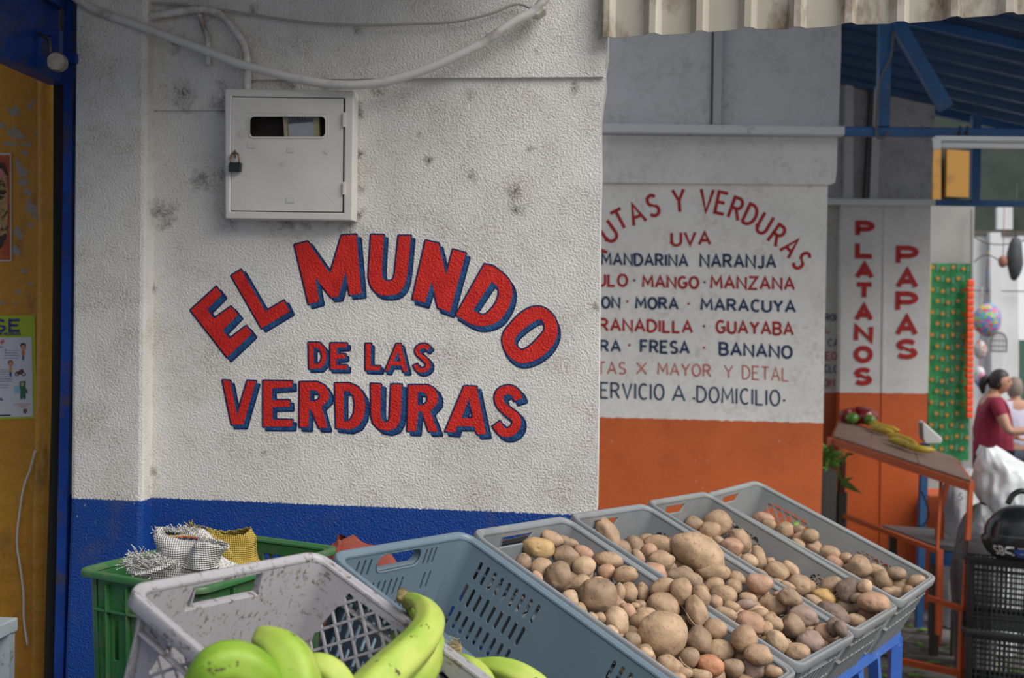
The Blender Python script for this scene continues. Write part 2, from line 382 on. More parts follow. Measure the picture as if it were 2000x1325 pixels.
# ---------------------------------------------------------------- second wall
w2 = slab('wall_back', W2, [[(1000, 357), (1617, 361), (1616, 400), (1612, 600), (1608, 826), (1603, 1015), (1598, 1325), (1592, 1600), (980, 1600)]], 0, .2, m_white2)
part_slab('raised_band', W2, [[(1000, 262), (1636, 268), (1634, 340), (1631, 356), (1622, 361), (1000, 355)]], .02, .22, wallmat('stucco_band', (.78, .78, .77), None, None, None, grime=.2, bscale=45, bdist=.002, bump=.5), w2)
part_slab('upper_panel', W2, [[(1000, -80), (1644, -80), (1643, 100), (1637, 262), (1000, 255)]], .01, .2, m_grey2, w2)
m_strip = nmat('pale_grey_paint', (.42, .46, .50), .6, pos='w')
mb = MB(); mb.bar(W2(1404, -80, .02), W2(1399, 245, .02), .036, .05, up=W2.n); mb.obj('trim_4', m_strip)['kind'] = 'structure'
mb = MB(); mb.bar(W2(1396, -80, .02), W2(1390, 245, .02), .012, .022, up=W2.n); mb.obj('trim_5', m_iron)['kind'] = 'structure'
# ---------------------------------------------------------------- third wall
w3 = slab('wall_right', W3, [[(1646, 400), (1818, 402), (1816, 600), (1812, 770), (1806, 1050), (1800, 1400), (1634, 1400), (1640, 800)]], 0, .25, m_white3)
mb = MB(); mb.bar(W3(1729, 402, .0), W3(1720, 1100, .0), .018, .012, up=W3.n); mb.obj('corner_bead', m_white3, w3)
part_slab('recess_panel', W3, [[(1560, 400), (1650, 400), (1645, 800), (1640, 1400), (1560, 1400)]], -.10, .2, wallmat('stucco_recess', (.56, .56, .55), (.42, .09, .03), W3(1600, 767, -.1), W3(1650, 768, -.1), grime=.3, bscale=30, bdist=.002, bump=.4), w3)
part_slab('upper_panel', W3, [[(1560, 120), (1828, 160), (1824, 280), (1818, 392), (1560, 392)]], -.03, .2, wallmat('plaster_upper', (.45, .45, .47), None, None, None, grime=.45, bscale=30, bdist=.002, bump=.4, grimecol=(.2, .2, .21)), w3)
for (x0, x1, w_, o_) in ((1660, 1656, .05, 0), (1716, 1704, .05, .01)):
    mb = MB(); mb.bar(W3(x0 - 2, 150, o_), W3(x1, 392, o_), w_, .06, up=W3.n); mb.obj('pilaster_strip', nmat('strip_paint', (.5, .5, .53), .7, pos='w'), w3)
mb = MB(); mb.bar(W3(1702, 170, .0), W3(1690, 390, .0), .022, .05, up=W3.n); mb.obj('shadow_strip', m_iron, w3)
# ================================================================ pipes, roof, back of the market
m_bluep = nmat('blue_steel', (.02, .11, .30), .5, pos='w', var=(.015, .075, .2), vscale=6, dirt=(.12, .12, .13), dscale=9, damt=(.6, .75))
m_wpipe = nmat('white_pipe', (.60, .62, .64), .5, pos='w', dirt=(.2, .17, .13), dscale=12, damt=(.6, .75))
def solid(o, kind='structure'): o['kind'] = kind; return o
pr = empty('roof_truss', W2(1724, 250, .1), 'blue steel roof truss with post and diagonal brace, white painted at its left end', 'roof truss')
mb = MB(); mb.bar(W2(1168, 252, .10), W2(1648, 257, .10), .055, .04); mb.obj('lower_chord', m_wpipe, pr, bevel=.006)
mb = MB(); mb.bar(W2(1648, 257, .10), W2(2250, 264, .10), .045, .04); mb.obj('lower_chord', m_bluep, pr, bevel=.006)
mb = MB(); mb.bar(W2(1728, 30, .10), W2(1724, 248, .10), .05, .05, up=W2.n); mb.obj('post', m_bluep, pr)
mb = MB(); mb.bar(W2(1748, 40, .10), W2(1848, 212, .10), .06, .04, up=W2.n); mb.obj('brace', m_bluep, pr)
mb = MB(); mb.tube(catmull([W2(1745, 62, .14), W2(1740, 110, .15), W2(1722, 150, .14), W2(1714, 200, .14), W2(1712, 262, .14), W2(1725, 270, .14), W2(1736, 258, .14)], 5), .006, 6)
mb.obj('wire', nmat('old_wire', (.12, .12, .12), .7), pr, smooth=True)
pr2 = empty('pipe_rail', W3(1800, 395, .1), 'thin steel pipe across the third wall, white left part and blue right part', 'pipe')
mb = MB(); mb.bar(W3(1614, 394, .10), W3(1826, 396, .10), .04, .04); mb.obj('pipe_run', m_wpipe, pr2, bevel=.005)
mb = MB(); mb.bar(W3(1826, 396, .10), W3(2250, 402, .10), .035, .04); mb.obj('pipe_run', m_bluep, pr2, bevel=.005)
mb = MB(); mb.bar(W3(1906, 225, .10), W3(1903, 394, .10), .055, .05, up=W3.n); mb.obj('post', m_bluep, pr2)
# blue corrugated roof, falling toward the street; unseen near part extended to shade second wall
m_roof = nmat('blue_roof_sheet', (.012, .07, .19), .45, pos='w', var=(.01, .05, .14), vscale=3)
rA = at(1600, 156, 7.6); sl = (at(2000, 246, 7.6).z - rA.z) / (at(2000, 246, 7.6).x - rA.x)
mb = MB(); nP = 60; x0 = .35; x1 = 3.9
rows = []
ys = []; y = 3.2
prof = []
while y < 7.65:
    prof += [(y, 0), (y + .02, .035), (y + .05, .035), (y + .07, 0), (y + .14, 0)]; y += .25
for (yy, h) in prof:
    rows.append([Vector((x, yy, rA.z + sl * (x - rA.x) - h)) for x in (x0, 1.6, 2.8, x1)])
n4 = 4; vs = [p for r in rows for p in r]; k = len(vs); vs += [p + Vector((0, 0, .004)) for p in vs]; fs = []
for i in range(len(rows) - 1):
    for j in range(3):
        a = i * 4 + j; fs += [(a, a + 1, a + 5, a + 4), (k + a, k + a + 4, k + a + 5, k + a + 1)]
mb.add(vs, fs); rf = solid(mb.obj('roof_sheet', m_roof, fix=False)); rf.name = 'ceiling_market'
mb = MB(); mb.bar((x0, 7.62, rA.z + sl * (x0 - rA.x) - .02), (x1, 7.62, rA.z + sl * (x1 - rA.x) - .02), .05, .09); mb.obj('eave_beam', m_bluep, rf)
for yy in (5.9,):
    mb = MB(); mb.bar((x0, yy, rA.z + sl * (x0 - rA.x) - .05), (x1, yy, rA.z + sl * (x1 - rA.x) - .05), .03, .05); mb.obj('purlin', m_bluep, rf)
# fluorescent lamp under the chord
m_lamp = nmat('lamp_white', (.85, .87, .9), .4)
la = empty('fluorescent_lamp', W2(1910, 280, .12), 'white twin-tube fluorescent lamp hanging under the blue roof truss', 'lamp')
mb = MB(); mb.bar(W2(1824, 271, .14), W2(2200, 274, .14), .05, .02); mb.obj('lamp_housing', m_lamp, la, bevel=.003)
mb = MB(); mb.tube([W2(1836, 284, .16), W2(2200, 287, .16)], .013, 12); mb.obj('lamp_tube', nmat('tube_glass', (.9, .92, .95), .2), la, smooth=True)
mb = MB(); mb.bar(W2(1824, 281, .16), W2(1836, 281, .16), .035, .05); mb.obj('lamp_holder', m_lamp, la, bevel=.004)
for xx in (1889, 1875):
    mb = MB(); mb.tube([W2(xx, 248, .11), W2(xx - 4, 275, .14)], .007, 6); mb.obj('hanger', m_iron, la)
# back wall panels beyond the third wall
BW = Plane(1900, 600, 9.0, 0.0)
FW = Plane(1950, 600, 12.5, 0.0)
m_back = nmat('grey_plaster_far', (.34, .335, .32), .9, pos='w', var=(.28, .28, .27), vscale=3)
m_bwhite = nmat('white_plaster_far', (.62, .63, .65), .9, pos='w', var=(.54, .55, .57), vscale=2)
m_dgreen = nmat('dark_green_paint', (.035, .05, .04), .8, pos='w', var=(.02, .03, .025), vscale=4)
m_ochre = nmat('ochre_board', (.38, .19, .03), .7, pos='w', dirt=(.2, .1, .03), dscale=4, damt=(.55, .7))
solid(slab('wall_side', BW, [[(1780, 400), (1904, 400), (1901, 520), (1899, 900), (1894, 1300), (1770, 1300)]], 0, .1, m_back))
solid(slab('trim_6', BW, [[(1780, 205), (1905, 215), (1903, 400), (1780, 400)]], -.3, .05, m_dgreen))
solid(slab('trim_7', BW, [[(1850, 292), (1898, 296), (1895, 386), (1848, 384)]], -.2, .05, m_ochre))
solid(slab('trim_8', BW, [[(1822, 290), (1838, 290), (1838, 390), (1822, 390)]], -.2, .05, m_ochre))
fw = solid(slab('wall_far', FW, [[(1700, 455), (1988, 458), (1988, 545), (1990, 700), (1985, 1100), (1700, 1100)]], 0, .2, m_bwhite))
for i, (xa, xb) in enumerate(((1940, 1946),)):
    mb = MB(); mb.bar(FW(xa, 455, .05), FW(xb, 1000, .05), .12, .12, up=FW.n); mb.obj('pilaster_strip', m_bwhite, fw)
solid(slab('trim_9', FW, [[(1700, 200), (2300, 230), (2300, 395), (1700, 395)]], -.8, .05, m_dgreen))
solid(slab('gap_shade_sheet0', FW, [[(1896, 398), (2300, 402), (2300, 460), (1896, 455)]], -.6, .05, m_dgreen))
solid(slab('gap_shade_sheet1', FW, [[(1948, 405), (1978, 405), (1978, 448), (1948, 448)]], -.1, .05, m_bwhite))
mb = MB(); mb.bar(FW(1900, 455, .0), FW(2300, 460, .0), .05, .05); solid(mb.obj('gap_shade_sheet2', m_iron))
mb = MB(); mb.bar(FW(1896, 568, .1), FW(2040, 570, .1), .012, .012); solid(mb.obj('gap_shade_sheet3', m_iron))
# bright facade across the open street
m_street = nmat('sunlit_facade', (.80, .81, .83), .9)
solid(slab('wall_street', Plane(2000, 600, 22, 0), [[(1960, 470), (2400, 470), (2400, 760), (1960, 760)]], 0, .3, m_street))
solid(slab('wall_corner', Plane(2000, 600, 13.5, 0), [[(1975, 665), (2400, 665), (2400, 900), (1975, 900)]], 0, .2, nmat('green_counter', (.05, .12, .09), .7)))

# plain walls closing the bays behind the stall walls
mb = MB(); mb.box((-4.5, 5.62, ground_z(5.6)), (1.2, 5.72, 3.3)); solid(mb.obj('wall_bay', m_back))
mb = MB(); mb.box((1.15, 8.1, ground_z(8.1)), (2.35, 8.2, 3.2)); solid(mb.obj('wall_bay_far', m_back))
# ================================================================ lettering
def dec(name, plane, polys, off, mat, parent, thick=.0004):
    """painted shapes lying on a wall; polys = list of (outer, hole, ...) pixel loops"""
    mb = MB()
    for k, loops in enumerate(polys):
        mb.prism([[plane(*p, off) for p in l] for l in loops], plane.n * -thick)
    return mb.obj(name, mat, parent)
def stroke_poly(pts, w):
    """ribbon outline of a polyline (2-D), mitred"""
    n = len(pts); L = []; R = []
    for i, p in enumerate(pts):
        a = pts[max(i - 1, 0)]; b = pts[min(i + 1, n - 1)]
        def nrm(p, q):
            dx, dy = q[0] - p[0], q[1] - p[1]; l = math.hypot(dx, dy) or 1; return (-dy / l, dx / l)
        n1 = nrm(a, p) if i > 0 else nrm(p, b); n2 = nrm(p, b) if i < n - 1 else n1
        mx, my = n1[0] + n2[0], n1[1] + n2[1]; l = math.hypot(mx, my) or 1; mx /= l; my /= l
        c = max(.55, mx * n1[0] + my * n1[1]); k = w / 2 / c
        L.append((p[0] + mx * k, p[1] + my * k)); R.append((p[0] - mx * k, p[1] - my * k))
    return L, R
def ribbon(mb, plane, pts, w, off, ex=None):
    L, R = stroke_poly(pts, w); n = len(pts)
    vs = [plane(*p, off) for p in L] + [plane(*p, off) for p in R]
    mb.add(vs, [(i, i + 1, n + i + 1, n + i) for i in range(n - 1)])
def cat2(pts, k=5, closed=False):
    return [(p.x, p.y) for p in catmull([Vector((a, b, 0)) for a, b in pts], k, closed)]
def cv(pts, org, s): return [(org[0] + x / s, org[1] + y / s) for x, y in pts]
R1 = ((360, 500), 6.021); R2 = ((560, 440), 7.361); R3 = ((790, 460), 6.627); R4 = ((890, 500), 5.759); R5 = ((590, 655), 7.407); R6 = ((420, 730), 6.25); R7 = ((710, 740), 5.882)
def smooth_loop(l, org): return cat2(cv(l, *org), 4, True)
def S_poly(c, w, org):
    c = cat2(cv(c, *org), 5); L, R = stroke_poly(c, w); return L + R[::-1]
big = []
def raw(org, *loops): return [cv(l, *org) for l in loops]
big.append((raw(R1, [(75,640),(375,368),(442,455),(268,628),(345,745),(548,598),(628,695),(450,880),(535,975),(728,828),(795,915),(505,1190)]), 8, 7.5))
big.append((raw(R1, [(555,235),(668,165),(955,655),(1172,528),(1235,655),(910,850)]), 8, 6))
big.append((raw(R2, [(115,285),(300,238),(625,700),(790,150),(1000,140),(1072,985),(905,1003),(848,660),(740,1028),(640,1038),(408,750),(468,1095),(315,1135)]), 8, 7))
big.append(([cv([(1215,140),(1395,145),(1382,400)], *R2) + cat2(cv([(1370,600),(1375,740),(1410,795),(1475,805),(1530,780),(1555,700)], *R2), 3) + cv([(1610,155),(1785,155)], *R2) + cat2(cv([(1740,640),(1700,850),(1600,980),(1460,1010),(1320,990),(1220,890),(1180,760),(1185,600)], *R2), 3)], 6.5, 7))
big.append((raw(R3, [(275,70),(440,105),(540,520),(628,185),(792,232),(590,992),(435,935),(352,595),(265,872),(105,825)]), 7, 9))
big.append(([cv([(1035,375)], *R3) + cat2(cv([(1150,400),(1300,520),(1385,650),(1392,800),(1340,950),(1240,1090),(1110,1160),(960,1175),(830,1130),(668,1030)], *R3), 3), cv([(1130,598)], *R3) + cat2(cv([(1205,660),(1225,740),(1190,860),(1110,970),(1010,1035),(888,965)], *R3), 3)], 6, 9))
big.append(([smooth_loop([(870,575),(1000,590),(1100,680),(1145,800),(1130,930),(1050,1060),(920,1160),(780,1205),(670,1185),(570,1090),(525,960),(545,860),(620,760),(740,640)], R4), smooth_loop([(935,715),(990,750),(1000,830),(940,910),(840,1010),(745,1060),(680,1010),(665,940),(710,870),(820,780)], R4)], 3.5, 8))
for l in ([[(95,110),(250,110),(330,190),(358,290),(335,410),(270,480),(105,485)], [(165,180),(225,185),(275,240),(292,310),(275,380),(225,420),(170,410)]], [[(412,118),(650,120),(648,172),(500,180),(500,272),(628,278),(625,330),(492,345),(490,432),(652,438),(650,495),(412,492)]],
          [[(920,125),(995,125),(990,445),(1130,450),(1128,512),(920,505)]], [[(1365,128),(1428,128),(1530,525),(1465,525),(1440,440),(1290,435),(1250,520),(1205,515)], [(1385,240),(1425,380),(1322,378)]]):
    big.append((raw(R5, *l), 5, 5.5))
big.append(([S_poly([(1835,200),(1795,165),(1745,158),(1690,180),(1665,225),(1690,275),(1770,345),(1822,410),(1815,470),(1765,505),(1710,510),(1665,480),(1640,430)], 8.4, R5)], 5, 5))
for l in ([[(95,85),(185,90),(268,520),(395,90),(497,95),(345,622),(205,622)]], [[(590,90),(940,95),(940,165),(695,180),(695,325),(910,328),(915,405),(700,410),(700,565),(945,570),(935,648),(590,645)]],
          [[(1035,105),(1250,105),(1340,150),(1395,240),(1385,320),(1300,405),(1372,660),(1270,662),(1170,432),(1148,435),(1140,655),(1032,650)], [(1155,200),(1230,205),(1280,250),(1275,310),(1220,340),(1155,340)]],
          [[(1465,120),(1640,118),(1750,170),(1815,270),(1835,400),(1815,530),(1750,640),(1650,682),(1480,665)], [(1570,210),(1640,215),(1690,270),(1708,380),(1695,490),(1650,570),(1570,590)]]):
    big.append((raw(R6, *l), 6.5, 7))
for l in ([[(85,60),(200,65),(195,400),(210,480),(265,510),(300,470),(320,65),(437,68),(430,380),(415,490),(370,570),(280,600),(180,580),(110,510),(90,430)]],
          [[(518,75),(740,75),(820,120),(855,200),(850,280),(765,378),(855,608),(752,608),(670,380),(630,370),(605,605),(505,600)], [(620,150),(690,155),(735,200),(735,260),(700,300),(620,305)]],
          [[(1155,88),(1295,92),(1410,635),(1310,640),(1265,548),(1070,545),(1055,618),(940,605)], [(1212,218),(1258,450),(1125,455)]]):
    big.append((raw(R7, *l), 8, 7.5))
big.append(([S_poly([(1778,240),(1755,180),(1700,135),(1640,130),(1580,160),(1555,220),(1580,300),(1650,370),(1740,440),(1760,510),(1730,580),(1660,620),(1590,605),(1525,520)], 17, R7)], 8, 8))
SB = 200
def paint(name, col, col2, rough=.42, bs=SB, bd=.0038, bu=1.0, spec=.5, vs_=30):
    m = nmat(name, col, rough, pos='w', var=col2, vscale=vs_, spec=.3); nt = m.node_tree; N = nt.nodes; Lk = nt.links
    P = N.new('ShaderNodeNewGeometry').outputs['Position']; hs = []
    for sc in (bs, bs * 2.3):
        n = N.new('ShaderNodeTexNoise'); n.inputs['Scale'].default_value = sc; n.inputs['Detail'].default_value = 2; n.inputs['Roughness'].default_value = .5; Lk.new(P, n.inputs[0]); hs.append(n.outputs[0])
    a = N.new('ShaderNodeMath'); a.operation = 'MULTIPLY_ADD'; Lk.new(hs[1], a.inputs[0]); a.inputs[1].default_value = .35; Lk.new(hs[0], a.inputs[2])
    bp = N.new('ShaderNodeBump'); bp.inputs['Strength'].default_value = bu; bp.inputs['Distance'].default_value = bd; Lk.new(a.outputs[0], bp.inputs['Height']); Lk.new(bp.outputs[0], N['Principled BSDF'].inputs['Normal'])
    return m
m_red = paint('sign_red', (.62, .022, .014), (.50, .014, .010), .5)
m_navy = paint('sign_blue', (.008, .035, .14), (.014, .095, .24), .5, vs_=45); m_navyd = paint('sign_navy', (.006, .014, .07), (.008, .025, .10), .5)
mbr = MB(); mbb = MB(); mbf = MB(); kk = 0
for loops, ox, oy in big:
    mbr.prism([[W1(*p, .0020) for p in l] for l in loops], W1.n * -.0003)
    for l in loops:
        n = len(l); area = sum(l[i][0] * l[(i + 1) % n][1] - l[(i + 1) % n][0] * l[i][1] for i in range(n))
        for i in range(n):
            p, q = l[i], l[(i + 1) % n]; kk += 1; eps = .0004 + .00003 * (kk % 17)
            # swept side of the block letter
            e2 = eps + .0007; mbf.add([W1(*p, e2), W1(*q, e2), W1(q[0] + ox, q[1] + oy, e2), W1(p[0] + ox, p[1] + oy, e2)], [(0, 1, 2, 3)])
            for dx, dy in ((0, 0), (ox, oy)):
                ribbon(mbb, W1, [(p[0] + dx, p[1] + dy), (q[0] + dx, q[1] + dy)], 6.4, eps + .0001)
                a8 = [W1(p[0] + dx + 3.2 * math.cos(j * .7854), p[1] + dy + 3.2 * math.sin(j * .7854), eps + .00015) for j in range(8)]
                mbb.add(a8, [tuple(range(8))])
mbr.obj('sign_lettering', m_red, wall); mbb.obj('sign_lettering_edge', m_navyd, wall, fix=False); mbf.obj('sign_lettering_block', m_navy, wall, fix=False)

# brush stroke alphabet: x 0..w, y 0 (base) .. 1 (cap)
def arcp(cx, cy, rx, ry, a0, a1, n=7): return [(cx + rx * math.cos(math.radians(a0 + (a1 - a0) * i / n)), cy + ry * math.sin(math.radians(a0 + (a1 - a0) * i / n))) for i in range(n + 1)]
G = {
 'A': (.72, [[(0, 0), (.36, 1), (.72, 0)], [(.13, .34), (.59, .34)]]), 'B': (.6, [[(0, 0), (0, 1), (.32, 1)] + arcp(.32, .76, .24, .24, 80, -80, 5) + [(0, .52)], [(.3, .52)] + arcp(.32, .26, .28, .26, 80, -80, 5) + [(0, 0)]]),
 'C': (.62, [arcp(.36, .5, .34, .5, 50, 310, 10)]), 'D': (.66, [[(0, 0), (0, 1), (.2, 1)] + arcp(.22, .5, .44, .5, 80, -80, 8) + [(.2, 0), (0, 0)]]),
 'E': (.55, [[(.55, 1), (0, 1), (0, 0), (.55, 0)], [(0, .52), (.46, .52)]]), 'F': (.54, [[(.54, 1), (0, 1), (0, 0)], [(0, .52), (.45, .52)]]),
 'G': (.68, [arcp(.36, .5, .35, .5, 50, 320, 10) + [(.66, .45), (.38, .45)]]), 'I': (.05, [[(.02, 0), (.02, 1)]]), 'J': (.45, [[(.42, 1), (.42, .25)] + arcp(.22, .22, .2, .22, -20, -160, 5)]),
 'L': (.5, [[(0, 1), (0, 0), (.5, 0)]]), 'M': (.82, [[(0, 0), (.06, 1), (.41, .3), (.76, 1), (.82, 0)]]), 'N': (.66, [[(0, 0), (0, 1), (.66, 0), (.66, 1)]]),
 'O': (.7, [arcp(.35, .5, .35, .5, 90, 450, 16)]), 'P': (.58, [[(0, 0), (0, 1), (.3, 1)] + arcp(.3, .74, .27, .26, 80, -80, 6) + [(0, .48)]]),
 'R': (.62, [[(0, 0), (0, 1), (.3, 1)] + arcp(.3, .75, .26, .25, 80, -80, 6) + [(0, .5)], [(.28, .5), (.62, 0)]]),
 'S': (.56, [arcp(.29, .75, .25, .25, 30, 270, 8) + arcp(.27, .25, .27, .25, 90, -150, 8)]), 'T': (.66, [[(0, 1), (.66, 1)], [(.33, 1), (.33, 0)]]),
 'U': (.62, [[(0, 1), (0, .3)] + arcp(.31, .3, .31, .3, 180, 360, 8) + [(.62, 1)]]), 'V': (.68, [[(0, 1), (.34, 0), (.68, 1)]]), 'X': (.62, [[(0, 0), (.62, 1)], [(0, 1), (.62, 0)]]),
 'Y': (.66, [[(0, 1), (.33, .48), (.66, 1)], [(.33, .48), (.33, 0)]]), 'Z': (.62, [[(0, 1), (.62, 1), (0, 0), (.62, 0)]]), 'W': (.95, [[(0, 1), (.22, 0), (.47, .7), (.72, 0), (.95, 1)]]),
 '!': (.1, [[(.05, 1), (.05, .3)], [(.05, .1), (.05, 0)]]), '2': (.55, [arcp(.27, .72, .26, .27, 170, -30, 6) + [(0, 0), (.55, 0)]]), 'H': (.62, [[(0, 0), (0, 1)], [(.62, 0), (.62, 1)], [(0, .5), (.62, .5)]]), 'K': (.6, [[(0, 0), (0, 1)], [(.6, 1), (0, .45)], [(.15, .55), (.6, 0)]]),
 '8': (.56, [arcp(.28, .75, .23, .25, 90, 450, 12), arcp(.28, .25, .28, .25, 90, 450, 12)]), ' ': (.35, [])}
for a_, b__ in zip('abcdefghijklmnoprstuvxyz', ''): pass
def word(mb, plane, txt, x0, y0, x1, y1, h, w, off, h1=None):
    """word between baseline pixels (x0,y0)-(x1,y1), cap height h px at the left, h1 at the right"""
    gap = .26; tot = sum(G[c][0] for c in txt) + gap * (len(txt) - 1); h1 = h1 or h; x = 0
    for c in txt:
        gw, st = G[c]
        for s in st:
            pts = []
            for (a, b) in s:
                t = (x + a) / tot; hh = h + (h1 - h) * t
                pts.append((x0 + (x1 - x0) * t, y0 + (y1 - y0) * t - b * hh))
            ribbon(mb, plane, pts, w, off + .00002 * (len(mb.v) % 13))
        x += gw + gap
def glyph(mb, plane, c, cx, cy, ww, hh, rot, w, off):
    gw, st = G[c]; a = math.radians(rot); ca, sa = math.cos(a), math.sin(a)
    for s in st:
        pts = []
        for (p, q) in s:
            X = (p / gw - .5) * ww; Y = -(q - .5) * hh; pts.append((cx + X * ca - Y * sa, cy + X * sa + Y * ca))
        ribbon(mb, plane, pts, w, off + .00002 * (len(mb.v) % 13))
def dot(mb, plane, x, y, r, off): mb.add([plane(x + r * math.cos(j * .7854), y + r * math.sin(j * .7854), off) for j in range(8)], [tuple(range(8))])
m_red2 = paint('wall_red', (.44, .022, .022), (.36, .02, .02), .6, 45, .002, .5); m_navy2 = paint('wall_navy', (.018, .05, .125), (.014, .04, .10), .6, 45, .002, .5); m_pink2 = paint('wall_faded_red', (.50, .10, .085), (.58, .2, .17), .7, 45, .002, .5)
def k4(x, y): return (1160 + x / 2.65, 340 + y / 2.65)
rd = MB(); nv = MB(); pk2 = MB(); OF = .002
def row(mb, txt, xa, ya, xb, yb, h, w): a = k4(xa, ya); b = k4(xb, yb); word(mb, W2, txt, a[0] + w / 2, a[1] - w / 2, b[0] - w / 2, b[1] - w / 2, h / 2.65 - w, w, OF)
row(rd, 'UVA', 395, 378, 608, 372, 80, 5.4)
row(nv, 'MANDARINA', 34, 475, 490, 484, 70, 4.6); row(nv, 'NARANJA', 545, 487, 946, 492, 76, 4.9)
row(rd, 'LULO', -40, 585, 178, 587, 72, 4.9); row(rd, 'MANGO', 247, 592, 546, 598, 70, 5.0); row(rd, 'MANZANA', 600, 598, 1042, 605, 74, 5.0)
row(nv, 'MELON', -110, 698, 138, 700, 68, 4.7); row(nv, 'MORA', 212, 702, 440, 706, 68, 5.0); row(nv, 'MARACUYA', 550, 710, 1047, 722, 70, 4.9)
row(rd, 'GRANADILLA', -38, 815, 514, 828, 72, 4.9); row(rd, 'GUAYABA', 628, 828, 1036, 840, 74, 4.9)
row(nv, 'PERA', -75, 922, 142, 925, 66, 4.6); row(nv, 'FRESA', 237, 928, 498, 936, 72, 4.9); row(nv, 'BANANO', 645, 942, 1030, 960, 74, 5.0)
row(pk2, 'FRUTAS', -140, 1036, 168, 1040, 68, 3.1); row(pk2, 'X', 218, 1038, 275, 1040, 66, 2.8); row(pk2, 'MAYOR', 328, 1042, 608, 1054, 68, 3.1); row(pk2, 'Y', 672, 1058, 722, 1060, 70, 2.6); row(pk2, 'DETAL', 766, 1064, 1008, 1076, 74, 2.6)
row(nv, 'SERVICIO', -25, 1162, 366, 1174, 88, 3.7); row(nv, 'A', 403, 1178, 475, 1181, 86, 3.7); row(nv, 'DOMICILIO', 530, 1184, 966, 1205, 88, 3.7)
for mb_, x, y in ((nv, 209, 551), (nv, 573, 560), (rd, 173, 660), (rd, 490, 672), (nv, 570, 788), (rd, 183, 886), (rd, 570, 900), (nv, 518, 1162), (nv, 985, 1173)): dot(mb_, W2, *k4(x, y), 2.6, OF)
for c, x, y, rot, ww, hh in (('F', -45, 470, -46, 60, 110), ('R', 12, 385, -42, 70, 120), ('U', 75, 300, -36, 72, 118), ('T', 135, 235, -28, 72, 112), ('A', 218, 205, -22, 80, 120), ('S', 305, 163, -15, 66, 120), ('Y', 440, 138, -5, 70, 128),
                             ('V', 583, 138, 4, 76, 128), ('E', 660, 150, 12, 60, 122), ('R', 738, 180, 20, 66, 122), ('D', 812, 212, 25, 66, 116), ('U', 882, 258, 30, 64, 118), ('R', 950, 318, 36, 62, 118), ('A', 1020, 378, 44, 70, 116), ('S', 1076, 448, 46, 58, 112)):
    p = k4(x, y); glyph(rd, W2, c, p[0], p[1], ww / 2.65 - 4.6, hh / 2.65 - 4.6, rot, 6.3, OF)
rd.obj('wall_lettering', m_red2, w2, fix=False); nv.obj('wall_lettering', m_navy2, w2, fix=False); pk2.obj('wall_lettering', m_pink2, w2, fix=False)
rd = MB(); nv = MB()
def row3(mb, txt, xa, ya, xb, yb, h, w): a = k4(xa, ya); b = k4(xb, yb); word(mb, W3, txt, a[0], a[1] - w / 2, b[0], b[1] - w / 2, h / 2.65 - w, w, -.095)
row3(nv, 'RON', 1200, 762, 1270, 764, 40, 2.0); row3(rd, 'L', 1197, 825, 1222, 825, 38, 2.0); row3(nv, 'CA', 1212, 893, 1265, 895, 40, 2.0); row3(rd, 'EO', 1200, 964, 1256, 965, 44, 2.2); row3(nv, 'CLO', 1192, 1029, 1264, 1032, 42, 2.0); row3(rd, 'ON', 1190, 1104, 1244, 1105, 44, 2.2)
for t, cx, w_, ys in (('PLATANOS', 1404, 100, ((243, 328), (350, 437), (458, 545), (562, 650), (672, 765), (780, 872), (890, 978), (1003, 1095))), ('PAPAS', 1623, 118, ((373, 473), (490, 595), (610, 715), (730, 840), (855, 958)))):
    for i, (c, (ya, yb)) in enumerate(zip(t, ys)):
        p = k4(cx - i * (1.5 if len(t) > 5 else 1), (ya + yb) / 2); glyph(rd, W3, c, p[0], p[1], w_ / 2.65 - 9, (yb - ya) / 2.65 - 8, 1, 9.4, .004)
rd.obj('wall_lettering', m_red2, w3, fix=False); nv.obj('wall_lettering', m_navy2, w3, fix=False)
# ================================================================ meter box on the main wall
m_box = nmat('box_enamel', (.64, .62, .575), .45, pos='w', var=(.57, .56, .53), vscale=8, dirt=(.34, .28, .22), dscale=16, damt=(.62, .8))
bx = empty('meter_box', W1(565, 425, 0), 'white metal meter box with window slot and padlock on the stucco wall', 'meter box')
D = .055
out = [(439, 173), (691, 177), (688, 431), (440, 427)]
inn = [(452, 188), (673, 191), (671, 416), (449, 413)]
def L1(pts, off): return [W1(*p, off) for p in pts]
mb = MB(); mb.prism([L1(out, D), L1(inn, D)], W1.n * -(D - .001)); mb.obj('box_frame', m_box, bx, bevel=.003)
def rrect(x0, y0, x1, y1, r, n=4, sk=0):
    out = []
    for cx, cy, a in ((x1 - r, y0 + r, -90), (x1 - r, y1 - r, 0), (x0 + r, y1 - r, 90), (x0 + r, y0 + r, 180)):
        for i in range(n + 1):
            t = math.radians(a + 90 * i / n); out.append((cx + r * math.cos(t), cy + r * math.sin(t)))
    return out
win = rrect(488, 228, 635, 267, 8)
din = [(454, 190), (671, 193), (669, 414), (451, 411)]
mb = MB(); mb.prism([L1(din, D - .004), L1(win, D - .004)], W1.n * -.002)
